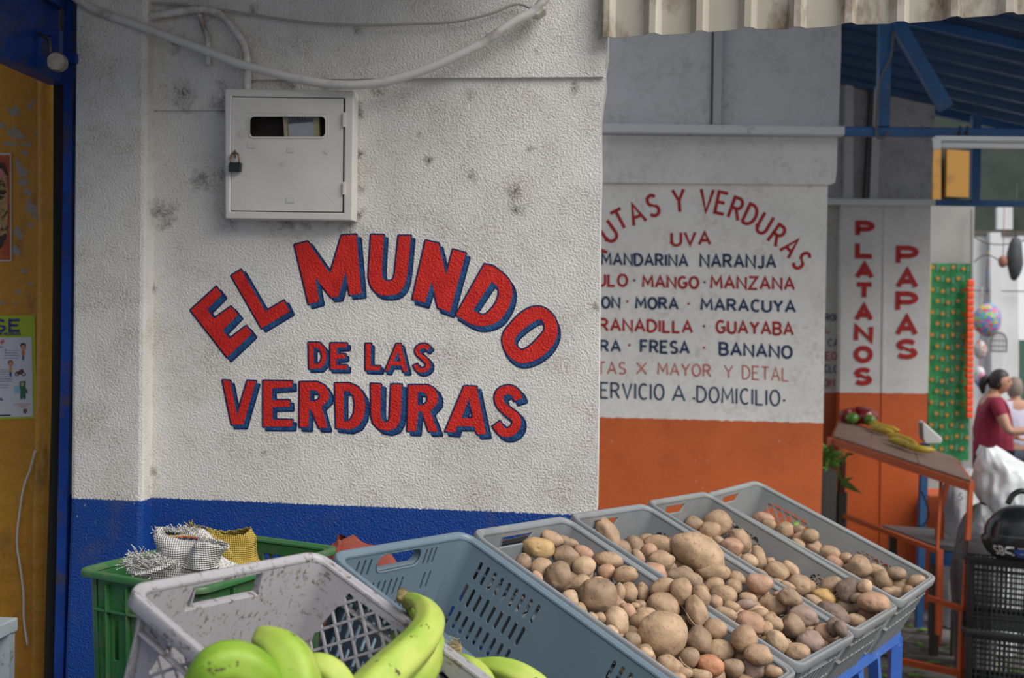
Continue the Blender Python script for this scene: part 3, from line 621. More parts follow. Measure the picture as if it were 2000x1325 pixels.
# raised lip round the window and pressed pyramid creases
lip = rrect(485, 225, 638, 270, 10); mb.prism([L1(lip, D - .002), L1(win, D - .002)], W1.n * -.002)
for a, b in (((484, 220), (639, 222)), ((482, 228), (482, 268)), ((641, 228), (641, 268))): mb.bar(W1(*a, D - .004), W1(*b, D - .004), .0025, .002, up=W1.n)
for a, b in (((462, 200), (482, 222)), ((664, 203), (641, 224)), ((461, 402), (490, 372)), ((660, 404), (632, 374))): mb.bar(W1(*a, D - .0045), W1(*b, D - .0045), .004, .0015, up=W1.n)
door = mb.obj('door', m_box, bx)
mb = MB(); mb.prism([L1([(450, 188), (674, 191), (672, 416), (448, 413)], .004)], W1.n * -.003); mb.obj('back_plate', nmat('box_inside', (.025, .018, .015), .8), bx)
m_tape = nmat('tape', (.55, .55, .53), .3)
mb = MB()
for x, y, w_, h_, r in ((491, 285, 15, 9, 5), (568, 293, 14, 10, 3), (638, 296, 9, 9, 35), (567, 391, 17, 10, 2)):
    ca, sa = math.cos(math.radians(r)), math.sin(math.radians(r))
    mb = MB(); mb.prism([[W1(x + a * w_ / 2 * ca - b * h_ / 2 * sa, y + a * w_ / 2 * sa + b * h_ / 2 * ca, D - .0028) for a, b in ((-1, -1), (1, -1), (1, 1), (-1, 1))]], W1.n * -.0008); mb.obj('tape_patch', m_tape, bx)
mb = MB()
for y0, y1 in ((220, 248), (356, 380)): mb = MB(); mb.bar(W1(672, y0, D), W1(672, y1, D), .006, .006, up=W1.n); mb.obj('hinge', m_box, bx)
mb = MB(); mb.bar(W1(459, 294, D - .004), W1(459, 308, D + .006), .005, .003, up=W1.n); mb.obj('hasp', nmat('rust', (.22, .12, .07), .8), bx)
# meter inside
me_ = empty('power_meter', W1(590, 267, .02), 'grey power meter with cream casing seen through the box window', 'meter')
mb = MB(); mb.prism([L1([(552, 224), (622, 222), (628, 330), (560, 330)], .034)], W1.n * -.02); mb.obj('casing', nmat('cream_plastic', (.36, .31, .18), .5), me_)
mb = MB(); mb.prism([L1([(562, 226), (611, 224), (616, 320), (568, 320)], .037)], W1.n * -.002); mb.obj('face', nmat('meter_face', (.30, .31, .34), .4), me_)
mb = MB(); mb.prism([L1([(563, 234), (611, 231), (611, 238), (563, 242)], .038)], W1.n * -.001)
for q in range(7): mb.prism([L1([(564 + q * 5, 229), (567 + q * 5, 229), (567 + q * 5, 233), (564 + q * 5, 233)], .038)], W1.n * -.001)
mb.obj('face_marking', nmat('meter_ink', (.08, .08, .1), .5), me_)
# square black padlock
bp_ = empty('padlock', W1(458, 338, D + .012), 'small black square padlock hanging on the white meter box door', 'padlock')
mb = MB(); mb.prism([L1([(447, 317), (470, 317), (469, 336), (446, 336)], D + .016)], W1.n * -.014); mb.obj('lock_body', nmat('black_lock', (.02, .022, .028), .4), bp_, bevel=.002)
mb = MB(); mb.tube(catmull([W1(451, 318, D + .009), W1(450, 308, D + .009), W1(453, 301, D + .009), W1(459, 298, D + .009), W1(465, 302, D + .009), W1(467, 309, D + .009), W1(467, 318, D + .009)], 4), .0025, 8); mb.obj('shackle', nmat('lock_brass', (.22, .15, .09), .4, metal=.6), bp_, smooth=True)
# ================================================================ conduits
m_cond = nmat('white_conduit', (.62, .61, .58), .5, pos='w', dirt=(.25, .21, .17), dscale=10, damt=(.52, .72), bump=.4, bscale=160, bdist=.001)
def cable(name, pts, r, label, mat=m_cond, off=.03, cat='conduit', group=None):
    mb = MB(); mb.tube(catmull([W1(p[0], p[1], (p[2] if len(p) > 2 else off)) for p in pts], 8), r, 10)
    return tagit(mb.obj(name, mat, smooth=True), label, cat, group)
cable('conduit', [(120, -30), (158, 4), (200, 26), (260, 46), (330, 72), (400, 98), (460, 122), (510, 136), (570, 152), (640, 164), (700, 166), (760, 158), (820, 140), (880, 115), (940, 85), (1000, 45), (1042, 22), (1075, -15)], .0115, 'thick white corrugated conduit swagging across the top of the stucco wall', off=.075)
cable('conduit', [(150, -20), (190, 18), (230, 38), (280, 34), (340, 24), (392, 18), (425, 26), (450, 48), (470, 76), (480, 104), (482, 140), (483, 176)], .0105, 'smaller white conduit bending down into the top of the meter box', off=.04)
cable('conduit', [(389, 26), (396, 48), (405, 74), (405, 98), (406, 128)], .0075, 'short white conduit stub hanging below the bend', off=.03)
cable('conduit', [(190, -10), (260, 4), (340, 8), (420, 18), (500, 30), (600, 44), (700, 49), (800, 47), (890, 42), (960, 26), (1010, 8), (1045, 20)], .0035, 'thin grey cable running loosely along the top of the wall', nmat('thin_cable', (.36, .35, .33), .6), .03, 'cable')
mb = MB(); mb.prism([L1([(1036, 8), (1060, 0), (1066, 18), (1050, 30), (1034, 26)], .08)], W1.n * -.05); mb.obj('cable_clamp', m_cond, None, bevel=.004); bpy.data.objects['cable_clamp']['label'] = 'small white clamp holding conduit ends at top of wall'; bpy.data.objects['cable_clamp']['category'] = 'clamp'
# loose white wire in front of the yellow wall
mb = MB(); mb.tube(catmull([YW(69, 880, .034), YW(60, 915, .025), YW(46, 955, .02), (YW(38, 1005, .02)), YW(33, 1060, .02), YW(40, 1110, .02), YW(46, 1160, .02), YW(47, 1210, .02), YW(54, 1262, .025)], 6), .0035, 8)
tagit(mb.obj('wire', nmat('white_wire', (.55, .54, .52), .5), smooth=True), 'loose white wire hanging down the lower yellow door wall', 'wire')
# ================================================================ posters
def flat(plane, pts, off, name, mat, parent=None, th=.0006): return slab(name, plane, [pts], off, th, mat, parent, kind=None)
def col(n, c, r=.6): return nmat(n, c, r)
po = empty('poster', YW(30, 820, .002), 'lime green bordered waste poster with cartoons taped on yellow wall', 'poster')
flat(YW, [(-110, 618), (68, 616), (71, 818), (-110, 823)], .003, 'poster_sheet', col('poster_lime', (.34, .42, .02), .35), po)
flat(YW, [(-104, 660), (62, 659), (64.5, 814), (-104, 818)], .004, 'poster_panel', col('poster_white', (.50, .52, .58), .35), po)
tb = MB(); word(tb, YW, 'NSE', -42, 647.5, 38, 646.5, 21, 5.2, .0046); word(tb, YW, 'RESIDUOS', 8, 655, 40, 654.6, 4.4, 1.2, .0046); word(tb, YW, 'US', -2, 655, 3.5, 655, 4.4, 1.2, .0046)
tb.obj('poster_title', col('poster_navy', (.02, .03, .16)), po, fix=False)
tb = MB(); word(tb, YW, 'N!', -3, 672, 7, 672, 8, 2.2, .0046); tb.obj('poster_title', col('poster_red', (.45, .02, .03)), po, fix=False)
tb = MB(); rq = random.Random(4)
for (x0, x1, ys) in ((9, 37, (684, 689, 694, 699)), (-20, 24, (722, 726.5, 731, 735.5, 740, 744.5)), (-20, 17, (752, 757)), (-25, 7, (676, 678))):
    for y in ys:
        x = x0
        while x < x1 - 2:
            l = rq.uniform(2, 6); tb.prism([[YW(x, y, .0046), YW(min(x + l, x1), y, .0046), YW(min(x + l, x1), y + 1.3, .0046), YW(x, y + 1.3, .0046)]], YW.n * -.0002); x += l + 1.2
word(tb, YW, '2', 9.5, 686, 12, 686, 4, .8, .0046)
tb.obj('poster_small_print', col('poster_grey', (.12, .14, .24)), po, fix=False)
tb = MB()
for x0, x1, y in ((27, 60, 789), (33, 56, 792), (35, 53, 795)):
    tb.prism([[YW(x0, y, .0046), YW(x1, y, .0046), YW(x1, y + 1, .0046), YW(x0, y + 1, .0046)]], YW.n * -.0002)
tb.obj('poster_small_print', col('poster_red_print', (.45, .12, .12)), po, fix=False)
tb = MB(); word(tb, YW, 'AL', -4, 782, 6, 782, 5, 1.8, .0046); tb.prism([[YW(-20, 811, .0046), YW(21, 810, .0046), YW(21, 813, .0046), YW(-20, 814, .0046)]], YW.n * -.0002); tb.obj('poster_title', col('poster_ink', (.01, .02, .06)), po, fix=False)
def fig(cx, top, s, hair, shirt, legs):
    """small generic cartoon child"""
    def el(x, y, a, b, n, m, off): 
        q = MB(); q.prism([[YW(cx + s * (x + a * math.cos(6.283 * i / 14)), top + s * (y + b * math.sin(6.283 * i / 14)), off) for i in range(14)]], YW.n * -.0002); q.obj(n, m, po)
    el(0, 5, 6, 5, 'cartoon_hair', hair, .0048); el(.5, 9, 4.6, 6, 'cartoon_face', col('cartoon_skin', (.45, .22, .13)), .0051); el(0, 20, 3.2, 6, 'cartoon_shirt', shirt, .0048); el(0, 29, 2.2, 6.5, 'cartoon_legs', legs, .0047)
fig(45, 670, 1.0, col('hair_dark', (.03, .015, .01)), col('shirt_orange', (.5, .13, .02)), col('jeans', (.02, .1, .3)))
fig(20.5, 704, .92, col('hair_brown', (.16, .05, .02)), col('shirt_yellow', (.45, .3, .02)), col('jeans2', (.02, .05, .16)))
q = MB()
for cx in (33, 46): q.tube([YW(cx + 3.6 * math.cos(i * .5236), 731 + 3.6 * math.sin(i * .5236), .0052) for i in range(13)], .0011, 5)
q.prism([[YW(x, y, .005) for x, y in ((30, 727), (36, 725), (42, 721), (45, 722), (46, 727), (42, 732), (34, 732))]], YW.n * -.0003)
q.obj('cartoon_motorbike', col('cartoon_bike', (.10, .02, .025)), po)
q = MB(); q.prism([[YW(x, y, .005) for x, y in ((38, 746), (50, 744), (50, 750), (49, 757), (53, 762), (54, 768), (50, 768), (50, 778), (47, 781), (45, 776), (43, 781), (39, 779), (40, 762), (38, 755))]], YW.n * -.0003); q.obj('cartoon_officer', col('cartoon_green', (.02, .12, .04)), po)
q = MB(); q.prism([[YW(x, y, .0053) for x, y in ((27, 755), (38, 754), (39, 767), (29, 769))]], YW.n * -.0003); q.obj('cartoon_list', col('cartoon_blue', (.22, .42, .58)), po)
q = MB(); q.prism([[YW(x, y, .0053) for x, y in ((40, 748), (47, 748), (46, 755), (41, 755))]], YW.n * -.0003); q.obj('cartoon_face', col('cartoon_tan', (.38, .26, .18)), po)
q = MB(); q.prism([[YW(x, y, .005) for x, y in ((45, 799), (53, 799), (52.5, 806), (49, 809), (45.5, 806))]], YW.n * -.0003); q.obj('crest', col('crest_red', (.16, .06, .05)), po)
pb_ = empty('poster', YW(10, 508, .002), 'orange and brown picture poster with white edge, upper left on yellow wall', 'poster')
flat(YW, [(-90, 299), (22, 299), (23, 511), (-90, 511)], .003, 'poster_sheet', col('poster_cream', (.5, .46, .42), .35), pb_)
flat(YW, [(-90, 303), (19, 303), (20, 508), (-90, 508)], .004, 'poster_picture', nmat('poster_orange', (.45, .10, .03), .35, pos='w', var=(.32, .05, .02), vscale=30), pb_)
flat(YW, [(-90, 322), (14, 330), (15, 455), (8, 475), (-90, 480)], .0046, 'poster_picture', nmat('poster_gold', (.30, .20, .07), .35, pos='w', var=(.42, .30, .12), vscale=60, dirt=(.05, .02, .01), dscale=50, damt=(.5, .55)), pb_)
flat(YW, [(-90, 308), (8, 318), (16, 340), (14, 346), (4, 330), (-90, 320)], .0052, 'poster_picture', col('poster_maroon', (.06, .01, .01)), pb_)
flat(YW, [(-4, 330), (4, 332), (8, 342), (3, 350), (-4, 348)], .0056, 'poster_picture', col('poster_pink', (.5, .16, .2)), pb_)
flat(YW, [(-10, 470), (12, 455), (13, 462), (2, 484), (-8, 492)], .0056, 'poster_picture', col('poster_dark', (.04, .015, .015)), pb_)
# little grey-blue metal table, bottom left
m_tab = nmat('chalky_blue_metal', (.25, .31, .34), .6, var=(.33, .37, .38), vscale=14, dirt=(.12, .08, .05), dscale=25, damt=(.6, .7))
tp = at(60, 1210, 2.25); zt = tp.z
t_ = empty('metal_table', (tp.x - .25, tp.y, ground_z(tp.y)), 'small chalky blue metal table at the left below the posters', 'table')
c = [on_z(36, 1206, zt), on_z(37, 1206, zt) + Vector((-.5, .03, 0)), on_z(37, 1206, zt) + Vector((-.6, -.45, 0)), on_z(34, 1218, zt) + Vector((-.1, -.5, 0))]
mb = MB(); mb.prism([[c[0], c[1], c[2], c[3]]], (0, 0, -.028)); mb.obj('tabletop', m_tab, t_, bevel=.003)
for k_ in range(4):
    ctr = (c[0] + c[1] + c[2] + c[3]) / 4; q = c[k_].lerp(ctr, .06); q.z = zt - .02
    mb = MB(); mb.bar(q, (q.x, q.y, ground_z(q.y)), .024, .024); mb.obj('leg', m_tab, t_)
# ================================================================ plastic crates
def rr(x0, y0, x1, y1, r, n=5):
    out = []
    for cx, cy, a in ((x1 - r, y0 + r, -90), (x1 - r, y1 - r, 0), (x0 + r, y1 - r, 90), (x0 + r, y0 + r, 180)):
        for i in range(n + 1):
            t = math.radians(a + 90 * i / n); out.append((cx + r * math.cos(t), cy + r * math.sin(t)))
    return out
def clip(poly, reg):
    out = poly; n = len(reg)
    for i in range(n):
        a, b = reg[i], reg[(i + 1) % n]; inp, out = out, []
        def side(p): return (b[0] - a[0]) * (p[1] - a[1]) - (b[1] - a[1]) * (p[0] - a[0])
        for j in range(len(inp)):
            p, q = inp[j], inp[(j + 1) % len(inp)]; sp, sq = side(p), side(q)
            if sp >= 0: out.append(p)
            if (sp >= 0) != (sq >= 0): t = sp / (sp - sq); out.append((p[0] + (q[0] - p[0]) * t, p[1] + (q[1] - p[1]) * t))
        if not out: return []
    return out
def parea(p): return abs(sum(p[i][0] * p[(i + 1) % len(p)][1] - p[(i + 1) % len(p)][0] * p[i][1] for i in range(len(p)))) / 2
def diamonds(reg, pitch, bar, minA=.00003):
    """diamond lattice holes clipped to a convex ccw region"""
    xs = [p[0] for p in reg]; ys = [p[1] for p in reg]; h = pitch / math.sqrt(2); r = h - bar / math.sqrt(2); out = []
    i0 = int(min(xs) / h) - 1; i1 = int(max(xs) / h) + 2; j0 = int(min(ys) / h) - 1; j1 = int(max(ys) / h) + 2
    for i in range(i0, i1):
        for j in range(j0, j1):
            if (i + j) % 2: continue
            c = clip([(i * h - r, j * h), (i * h, j * h - r), (i * h + r, j * h), (i * h, j * h + r)], reg)
            if len(c) >= 3 and parea(c) > minA: out.append(c)
    return out
def slot(x, y, l, w, tilt, n=3):
    """rounded slot centred x,y in a panel (s along, t down)"""
    ca, sa = math.cos(tilt), math.sin(tilt); pts = []
    for (yy, a0) in ((l / 2 - w / 2, 0), (-(l / 2 - w / 2), 180)):
        for i in range(n + 1):
            t = math.radians(a0 + 180 * i / n); pts.append((w / 2 * math.cos(t), yy + w / 2 * math.sin(t)))
    return [(x + p * ca - q * sa, y + p * sa + q * ca) for p, q in pts]
def pmap(mb, loops, fn, th):
    """panel with holes: fn(s,t,o) -> local point; thickness th outward"""
    tri = tessellate_polygon([[Vector((p[0], p[1], 0)) for p in l] for l in loops]); flat = [p for l in loops for p in l]; n = len(flat)
    vs = [fn(p[0], p[1], 0) for p in flat] + [fn(p[0], p[1], th) for p in flat]; fs = []
    for t in tri:
        a, b, c = [flat[i] for i in t]
        if (b[0] - a[0]) * (c[1] - a[1]) - (b[1] - a[1]) * (c[0] - a[0]) < 0: t = t[::-1]
        fs += [tuple(t), tuple(n + i for i in reversed(t))]
    k = 0
    for l in loops:
        m = len(l)
        for i in range(m): fs.append((k + i, n + k + i, n + k + (i + 1) % m, k + (i + 1) % m))
        k += m
    mb.add(vs, fs)
def fbox(mb, fn, s0, s1, t0, t1, o0, o1):
    vs = [fn(s, t, o) for s in (s0, s1) for t in (t0, t1) for o in (o0, o1)]
    mb.add(vs, [(0, 1, 3, 2), (4, 6, 7, 5), (0, 4, 5, 1), (2, 3, 7, 6), (0, 2, 6, 4), (1, 5, 7, 3)])
def make_crate(name, P, R, WD, LN, H, mat, label, style, group=None, rimw=.012, inset=.020):
    """open stacking crate; local x across, y along, z down from the rim"""
    o = bpy.data.objects.new(name, None); COL.objects.link(o); o.empty_display_size = .05
    Rm = Matrix(R).to_4x4(); Rm.translation = Vector(P) + Rm.to_3x3() @ Vector((WD / 2, LN / 2, H))
    o.matrix_basis = Rm; tagit(o, label, 'crate', group)
    def loc(mb, nm, **kw):
        me = bpy.data.meshes.new(nm); me.from_pydata([Vector((v[0] - WD / 2, v[1] - LN / 2, v[2] - H)) for v in mb.v], [], mb.f); me.update()
        bm = bmesh.new(); bm.from_mesh(me); bmesh.ops.remove_doubles(bm, verts=bm.verts, dist=1e-6) if kw.get('weld') else None
        bmesh.ops.recalc_face_normals(bm, faces=bm.faces); bm.to_mesh(me); bm.free()
        q = link(nm, me, mat, o, kw.get('smooth', False), world=False)
        b = q.modifiers.new('bevel', 'BEVEL'); b.width = kw.get('bw', .0012); b.segments = 2; b.limit_method = 'ANGLE'; b.angle_limit = math.radians(50)
        return q
    rc = .028
    # rim: flange with lip, rounded corners
    def ring(a, r, z, n=7): return [Vector((x, y, z)) for x, y in rr(a, a, WD - a, LN - a, r, n)]
    rh = .012 if style == 'green' else .022
    mb = MB(); lo = [ring(rimw + .0025, rc - .004, .009), ring(rimw - .001, rc - .003, .004), ring(rimw - .004, rc, .0008), ring(rimw * .5, rc, 0), ring(.005, rc + .001, 0), ring(.0015, rc + .003, .001), ring(0, rc + .004, .005), ring(0, rc + .004, rh), ring(.003, rc + .003, rh), ring(.0035, rc + .002, .004), ring(rimw + .004, rc - .006, .004), ring(rimw + .005, rc - .006, .009)]
    mb.loft(lo + [lo[0]]); loc(mb, 'rim', smooth=True, bw=.0005)
    th = .004
    # panel frames. o>0 is outward
    def side(x_in, sg):   # long sides
        def fn(s, t, oo): return Vector((x_in + sg * (inset * t / H) * 1.0 - sg * oo, s, t))
        return fn
    def end(y_in, sg):
        def fn(s, t, oo): return Vector((s, y_in + sg * (inset * t / H) - sg * oo, t))
        return fn
    a = rimw + .003; cr = rc + .004
    for sg, x in ((1, a), (-1, WD - a)):
        fn = side(x, sg)
        outer = [(a + .0, .01), (LN - a, .01), (LN - a - inset, H), (a + inset, H)]
        outer = [(a + cr * .8, .01), (LN - a - cr * .8, .01), (LN - a - cr * .8, H), (a + cr * .8, H)]
        holes = []
        if style in ('lattice', 'lattice_big'):
            if style == 'lattice_big': regs = [[(.10, .195), (.10, .185), (.17, .055), (.21, .055), (.38, .13), (.40, .195)][::1]]
            else: regs = [[(.07, .11), (.07, .045), (.085, .035), (.20, .035), (.225, .06), (.225, .11)], [(.37, .11), (.37, .045), (.385, .035), (.48, .035), (.50, .05), (.50, .11)]]
            if style == 'lattice_big': regs = [[(.07, .165), (.07, .11), (.098, .022), (.22, .022), (.44, .05), (.50, .165)]]
            for rg in regs: holes += diamonds(rg, .028 if style == 'lattice_big' else .021, .0045 if style == 'lattice_big' else .0036)
        elif style == 'slots':
            for (s0, n) in ((.072, 9), (.395, 8)):
                for row_ in range(3):
                    for k in range(n):
                        s = s0 + k * .0182 - row_ * .006
                        if s < LN - .07: holes.append(slot(s, .047 + row_ * .0515, .040, .0075, .02))
        if style == 'basket':
            holes = [[(s - .007, t - .009), (s + .007, t - .009), (s + .007, t + .009), (s - .007, t + .009)] for s in np.arange(.06, LN - .05, .021) for t in np.arange(.05, H - .03, .026)]
        mb = MB(); pmap(mb, [outer] + holes, fn, th)
        for s in ([] if style == 'basket' else [.045, .26, .345, LN - .045] if style != 'green' else [.10, .17, .24, .31]): fbox(mb, fn, s - .002, s + .002, .02, H, th, .014)
        fbox(mb, fn, a + cr, LN - a - cr, .046, .050, th, .014); fbox(mb, fn, a + cr, LN - a - cr, H - .03, H - .026, th, .014)
        loc(mb, 'side_panel')
    for sg, y in ((1, a), (-1, LN - a)):
        fn = end(y, sg); w0, w1 = a + cr * .8, WD - a - cr * .8; c = WD / 2
        if style == 'slots':
            hl = rr(c - .070, .014, c + .050, .046, .0155, 4)
            holes = [hl] + [slot(c + dx, .034, .034, .0055, .05) for dx in (-.124, -.108, -.092, .066, .080, .094)]
            holes += [slot(c + dx * .0165, .084, .036, .0055, .05) for dx in (-7, -6, -5, -4, -3, -2, -1, 0, 1, 5, 6)] + [slot(c + dx * .0165, .132, .036, .0055, .05) for dx in range(-7, 7)]
        elif style == 'green':
            holes = [[(c - .04, .03), (c + .04, .03), (c + .04, .055), (c - .04, .055)]] + [[(c + dx - .006, .08), (c + dx + .006, .08), (c + dx + .006, .16), (c + dx - .006, .16)] for dx in (-.09, -.06, -.03, 0, .03, .06, .09)]
        elif style == 'basket':
            holes = [[(s - .007, t - .009), (s + .007, t - .009), (s + .007, t + .009), (s - .007, t + .009)] for s in np.arange(.06, WD - .05, .021) for t in np.arange(.05, H - .03, .026)]
        elif style == 'lattice_big':
            holes = [[(c - .080, .014), (c + .062, .012), (c + .064, .053), (c - .088, .053)]]
        else:
            holes = [[(c - .085, .018), (c + .045, .018), (c + .030, .046), (c - .085, .046)]]
        mb = MB(); pmap(mb, [[(w0, .01), (w1, .01), (w1, H), (w0, H)]] + holes, fn, th)
        # lip round the handle
        for k in range(4 if style not in ('slots', 'basket') else 0):
            p, q = holes[0][k], holes[0][(k + 1) % 4]
            A_, B_ = fn(p[0], p[1], 0), fn(q[0], q[1], 0); nO = (fn(0, 0, 1) - fn(0, 0, 0)).normalized()
            nn_ = (B_ - A_).cross(nO).normalized() * .0022
            mb.add([A_ - nn_, B_ - nn_, B_ + nn_, A_ + nn_] + [v + nO * (.014 if style == 'lattice_big' else .006) for v in (A_ - nn_, B_ - nn_, B_ + nn_, A_ + nn_)], [(0, 1, 2, 3), (4, 7, 6, 5), (0, 4, 5, 1), (1, 5, 6, 2), (2, 6, 7, 3), (3, 7, 4, 0)])
        if style == 'slots':
            n_ = len(hl); oo = [[fn(p[0], p[1], 0) for p in hl], [fn(c - .01 + (p[0] - c + .01) * 1.05, .030 + (p[1] - .030) * 1.12, -.0012) for p in hl], [fn(c - .01 + (p[0] - c + .01) * 1.02, .030 + (p[1] - .030) * 1.04, .016) for p in hl], [fn(p[0], p[1], .016) for p in hl]]
            mb.loft([oo[0], oo[1], oo[2], oo[3], oo[0]])
        ribs = [w0 + .025, w0 + .055, w0 + .085, w1 - .085, w1 - .055, w1 - .025] if style != 'green' else [w0 + .03, w0 + .08, w1 - .08, w1 - .03]
        for s in ribs: fbox(mb, fn, s - .0018, s + .0018, .022, H, th, .014)
        if style not in ('green', 'basket'):
            for s in (c - .03, c, c + .03): fbox(mb, fn, s - .0018, s + .0018, .056, H, th, .014)
        for t in ((.052, .105) if style not in ('green', 'basket') else (.07, H - .06)): fbox(mb, fn, w0, w1, t - .002, t + .002, th, .014)
        loc(mb, 'end_panel')
    # corner posts
    for sx_, sy_ in ((1, 1), (-1, 1), (-1, -1), (1, -1)):
        mb = MB(); lo = []
        for (t, ins) in ((.006, 0), (H, inset)):
            for off in (0, th + .002):
                x0 = a if sx_ > 0 else WD - a; y0 = a if sy_ > 0 else LN - a; l = []
                for i in range(7):
                    an = math.pi + math.pi / 2 * i / 6
                    px = cr * .8 + (cr * .8 + off) * math.cos(an) if i not in (0, 6) or True else 0
                    py = cr * .8 + (cr * .8 + off) * math.sin(an)
                    l.append(Vector((x0 + sx_ * (px + ins * t / H), y0 + sy_ * (py + ins * t / H), t)))
                lo.append(l)
        mb.loft([lo[0], lo[1], lo[3], lo[2], lo[0]], closed=False); loc(mb, 'corner_post', smooth=True, bw=.0003)
    # floor
    mb = MB(); fl = [(a + inset - .004, a + inset - .004), (WD - a - inset + .004, a + inset - .004), (WD - a - inset + .004, LN - a - inset + .004), (a + inset - .004, LN - a - inset + .004)]
    hs = []
    if style in ('slots', 'lattice_big'):
        xs_ = [a + .045 + i * .052 for i in range(6)]
        y = .07
        while y < LN - .07:
            for x in xs_:
                if x < WD - .06: hs.append(slot(x, y, .034, .007, math.pi / 2))
            y += .0165
    pmap(mb, [fl] + hs, lambda s, t, oo: Vector((s, t, H - .004 + oo)), .004)
    for y in (.08, LN / 2, LN - .08): fbox(mb, lambda s, t, oo: Vector((s, t, H + oo)), a + inset, WD - a - inset, y - .003, y + .003, 0, .012)
    loc(mb, 'floor_panel')
    return o
m_gl = nmat('crate_pale_grey', (.36, .35, .375), .42, var=(.31, .30, .32), vscale=5, dirt=(.13, .095, .07), dscale=115, damt=(.555, .66), stretch=(1, .35, .8), bump=.15, bscale=120)
m_gb = nmat('crate_slate_blue', (.13, .185, .23), .38, var=(.115, .165, .205), vscale=5, dirt=(.26, .25, .24), dscale=9, damt=(.62, .85), bump=.1, bscale=160)
def mg(n, c): return nmat(n, c, .45, var=tuple(x * .85 for x in c), vscale=6, dirt=(.34, .29, .25), dscale=10, damt=(.54, .78), stretch=(1, .5, 1), bump=.12, bscale=140)
m_g2 = mg('crate_grey', (.215, .235, .255)); m_g3 = mg('crate_mid_grey', (.23, .245, .26)); m_g4 = mg('crate_dusty_grey', (.235, .245, .25)); m_g5 = mg('crate_light_grey', (.27, .285, .29))
CR = [
 ([-0.5194, 1.5139, 1.2251], [[0.5284, 0.77467, -0.34738], [0.84782, -0.50298, 0.16796], [-0.04461, -0.38327, -0.92256]], m_gl, 'lattice_big', 'pale grey dirt-streaked crate holding green bananas, nearest of the row'),
 ([-0.2989, 1.8571, 1.2009], [[0.54847, 0.7501, -0.36951], [0.83436, -0.51999, 0.1829], [-0.05494, -0.40862, -0.91105]], m_gb, 'slots', 'slate blue crate with slanted slots and rounded handle, between bananas and potatoes'),
 ([-0.0757, 2.1805, 1.1797], [[0.5136, 0.76316, -0.39219], [0.85513, -0.49285, 0.16081], [-0.07056, -0.41797, -0.90572]], m_g2, 'lattice', 'grey potato crate beside the slate blue crate, holding the largest round potato'),
 ([0.1328, 2.5273, 1.1538], [[0.5436, 0.75257, -0.37166], [0.83657, -0.52177, 0.16707], [-0.06819, -0.40174, -0.91321]], m_g3, 'lattice', 'grey potato crate with an upright long potato by its handle'),
 ([0.3488, 2.8648, 1.1317], [[0.53569, 0.75786, -0.3724], [0.84223, -0.51126, 0.17106], [-0.06076, -0.40528, -0.91217]], m_g4, 'lattice', 'grey potato crate with purple-brown potatoes at its front, next to last'),
 ([0.5587, 3.2027, 1.1006], [[0.55154, 0.76907, -0.32301], [0.83398, -0.51632, 0.19466], [-0.01707, -0.37675, -0.92616]], m_g5, 'lattice', 'light grey potato crate at the far end of the row, least full'),
]
CW, CL, CH = .392, .600, .188
crates = []
for i, (P_, R_, mt, st, lb) in enumerate(CR):
    crates.append(make_crate('plastic_crate', P_, R_, CW, CL, CH, mt, lb, st, 'tilted crates on the blue stand'))
def cpt(i, u, v, w):
    P_, R_ = CR[i][0], CR[i][1]; return Vector(P_) + Matrix(R_) @ Vector((u, v, w))
# blue stand under the row
m_stand = nmat('stand_blue', (.035, .13, .50), .4, pos='w', var=(.03, .11, .42), vscale=12, dirt=(.3, .3, .3), dscale=30, damt=(.64, .72))
st_ = empty('crate_stand', (0.9, 2.2, ground_z(2.2)), 'blue square-tube steel stand sloping under the crates', 'stand')
def seat(i, v): return [cpt(i, u, v, CH + .032) for u in (.0, CW)]
mb = MB()
fr0 = cpt(0, 0, CL - .035, CH + .036); fr1 = cpt(5, CW + .0, CL - .035, CH + .030)
bk0 = cpt(0, 0, .07, CH + .036); bk1 = cpt(5, CW + .0, .07, CH + .034)
mb.bar(fr0, fr1, .03, .03); mb.bar(bk0, bk1, .03, .03); mb.bar(fr1, bk1, .03, .03); mb.bar(fr0, bk0, .03, .03)
for q in (1, 2, 3, 4):
    t = q / 5; mb.bar(fr0.lerp(fr1, t), bk0.lerp(bk1, t), .025, .02)
mb.obj('top_frame', m_stand, st_)
for p in (fr0, fr1, bk0, bk1, fr0.lerp(fr1, .5), bk0.lerp(bk1, .5)):
    mb = MB(); mb.bar(p, (p.x, p.y, ground_z(p.y)), .032, .032); mb.obj('leg', m_stand, st_)
mb = MB(); q = fr1.lerp(fr0, .10); mb.bar(q, (fr1.x - .02, fr1.y - .02, fr1.z - .62), .028, .028)
q = fr1.lerp(fr0, .17); mb.bar(q + Vector((0, 0, -.02)), (q.x + .12, q.y + .14, fr1.z - .6), .028, .028); mb.obj('brace', m_stand, st_)
mb = MB(); mb.bar((fr1.x, fr1.y, .25), (bk1.x, bk1.y, .25), .028); mb.bar((fr0.x, fr0.y, .3), (bk0.x, bk0.y, .3), .028); mb.bar((bk0.x, bk0.y, .3), (bk1.x, bk1.y, .25), .028); mb.obj('lower_rail', m_stand, st_)
# green crates by the wall: a stack of three, the top one holds sacks
m_gr = nmat('crate_green', (.035, .15, .045), .45, var=(.028, .12, .035), vscale=6, dirt=(.12, .15, .09), dscale=12, damt=(.5, .75))
gz = 1.12
gL = on_z(182, 1118, gz); gF = on_z(388, 1152, gz); gR = on_z(549, 1060, gz)
ex = (gL - gF); ex.z = 0; ex.normalize(); ey = Vector((-ex.y, ex.x, 0)); 
if ey.dot(gR - gF) < 0: ey = -ey
GW, GL, GH = .30, .42, .375
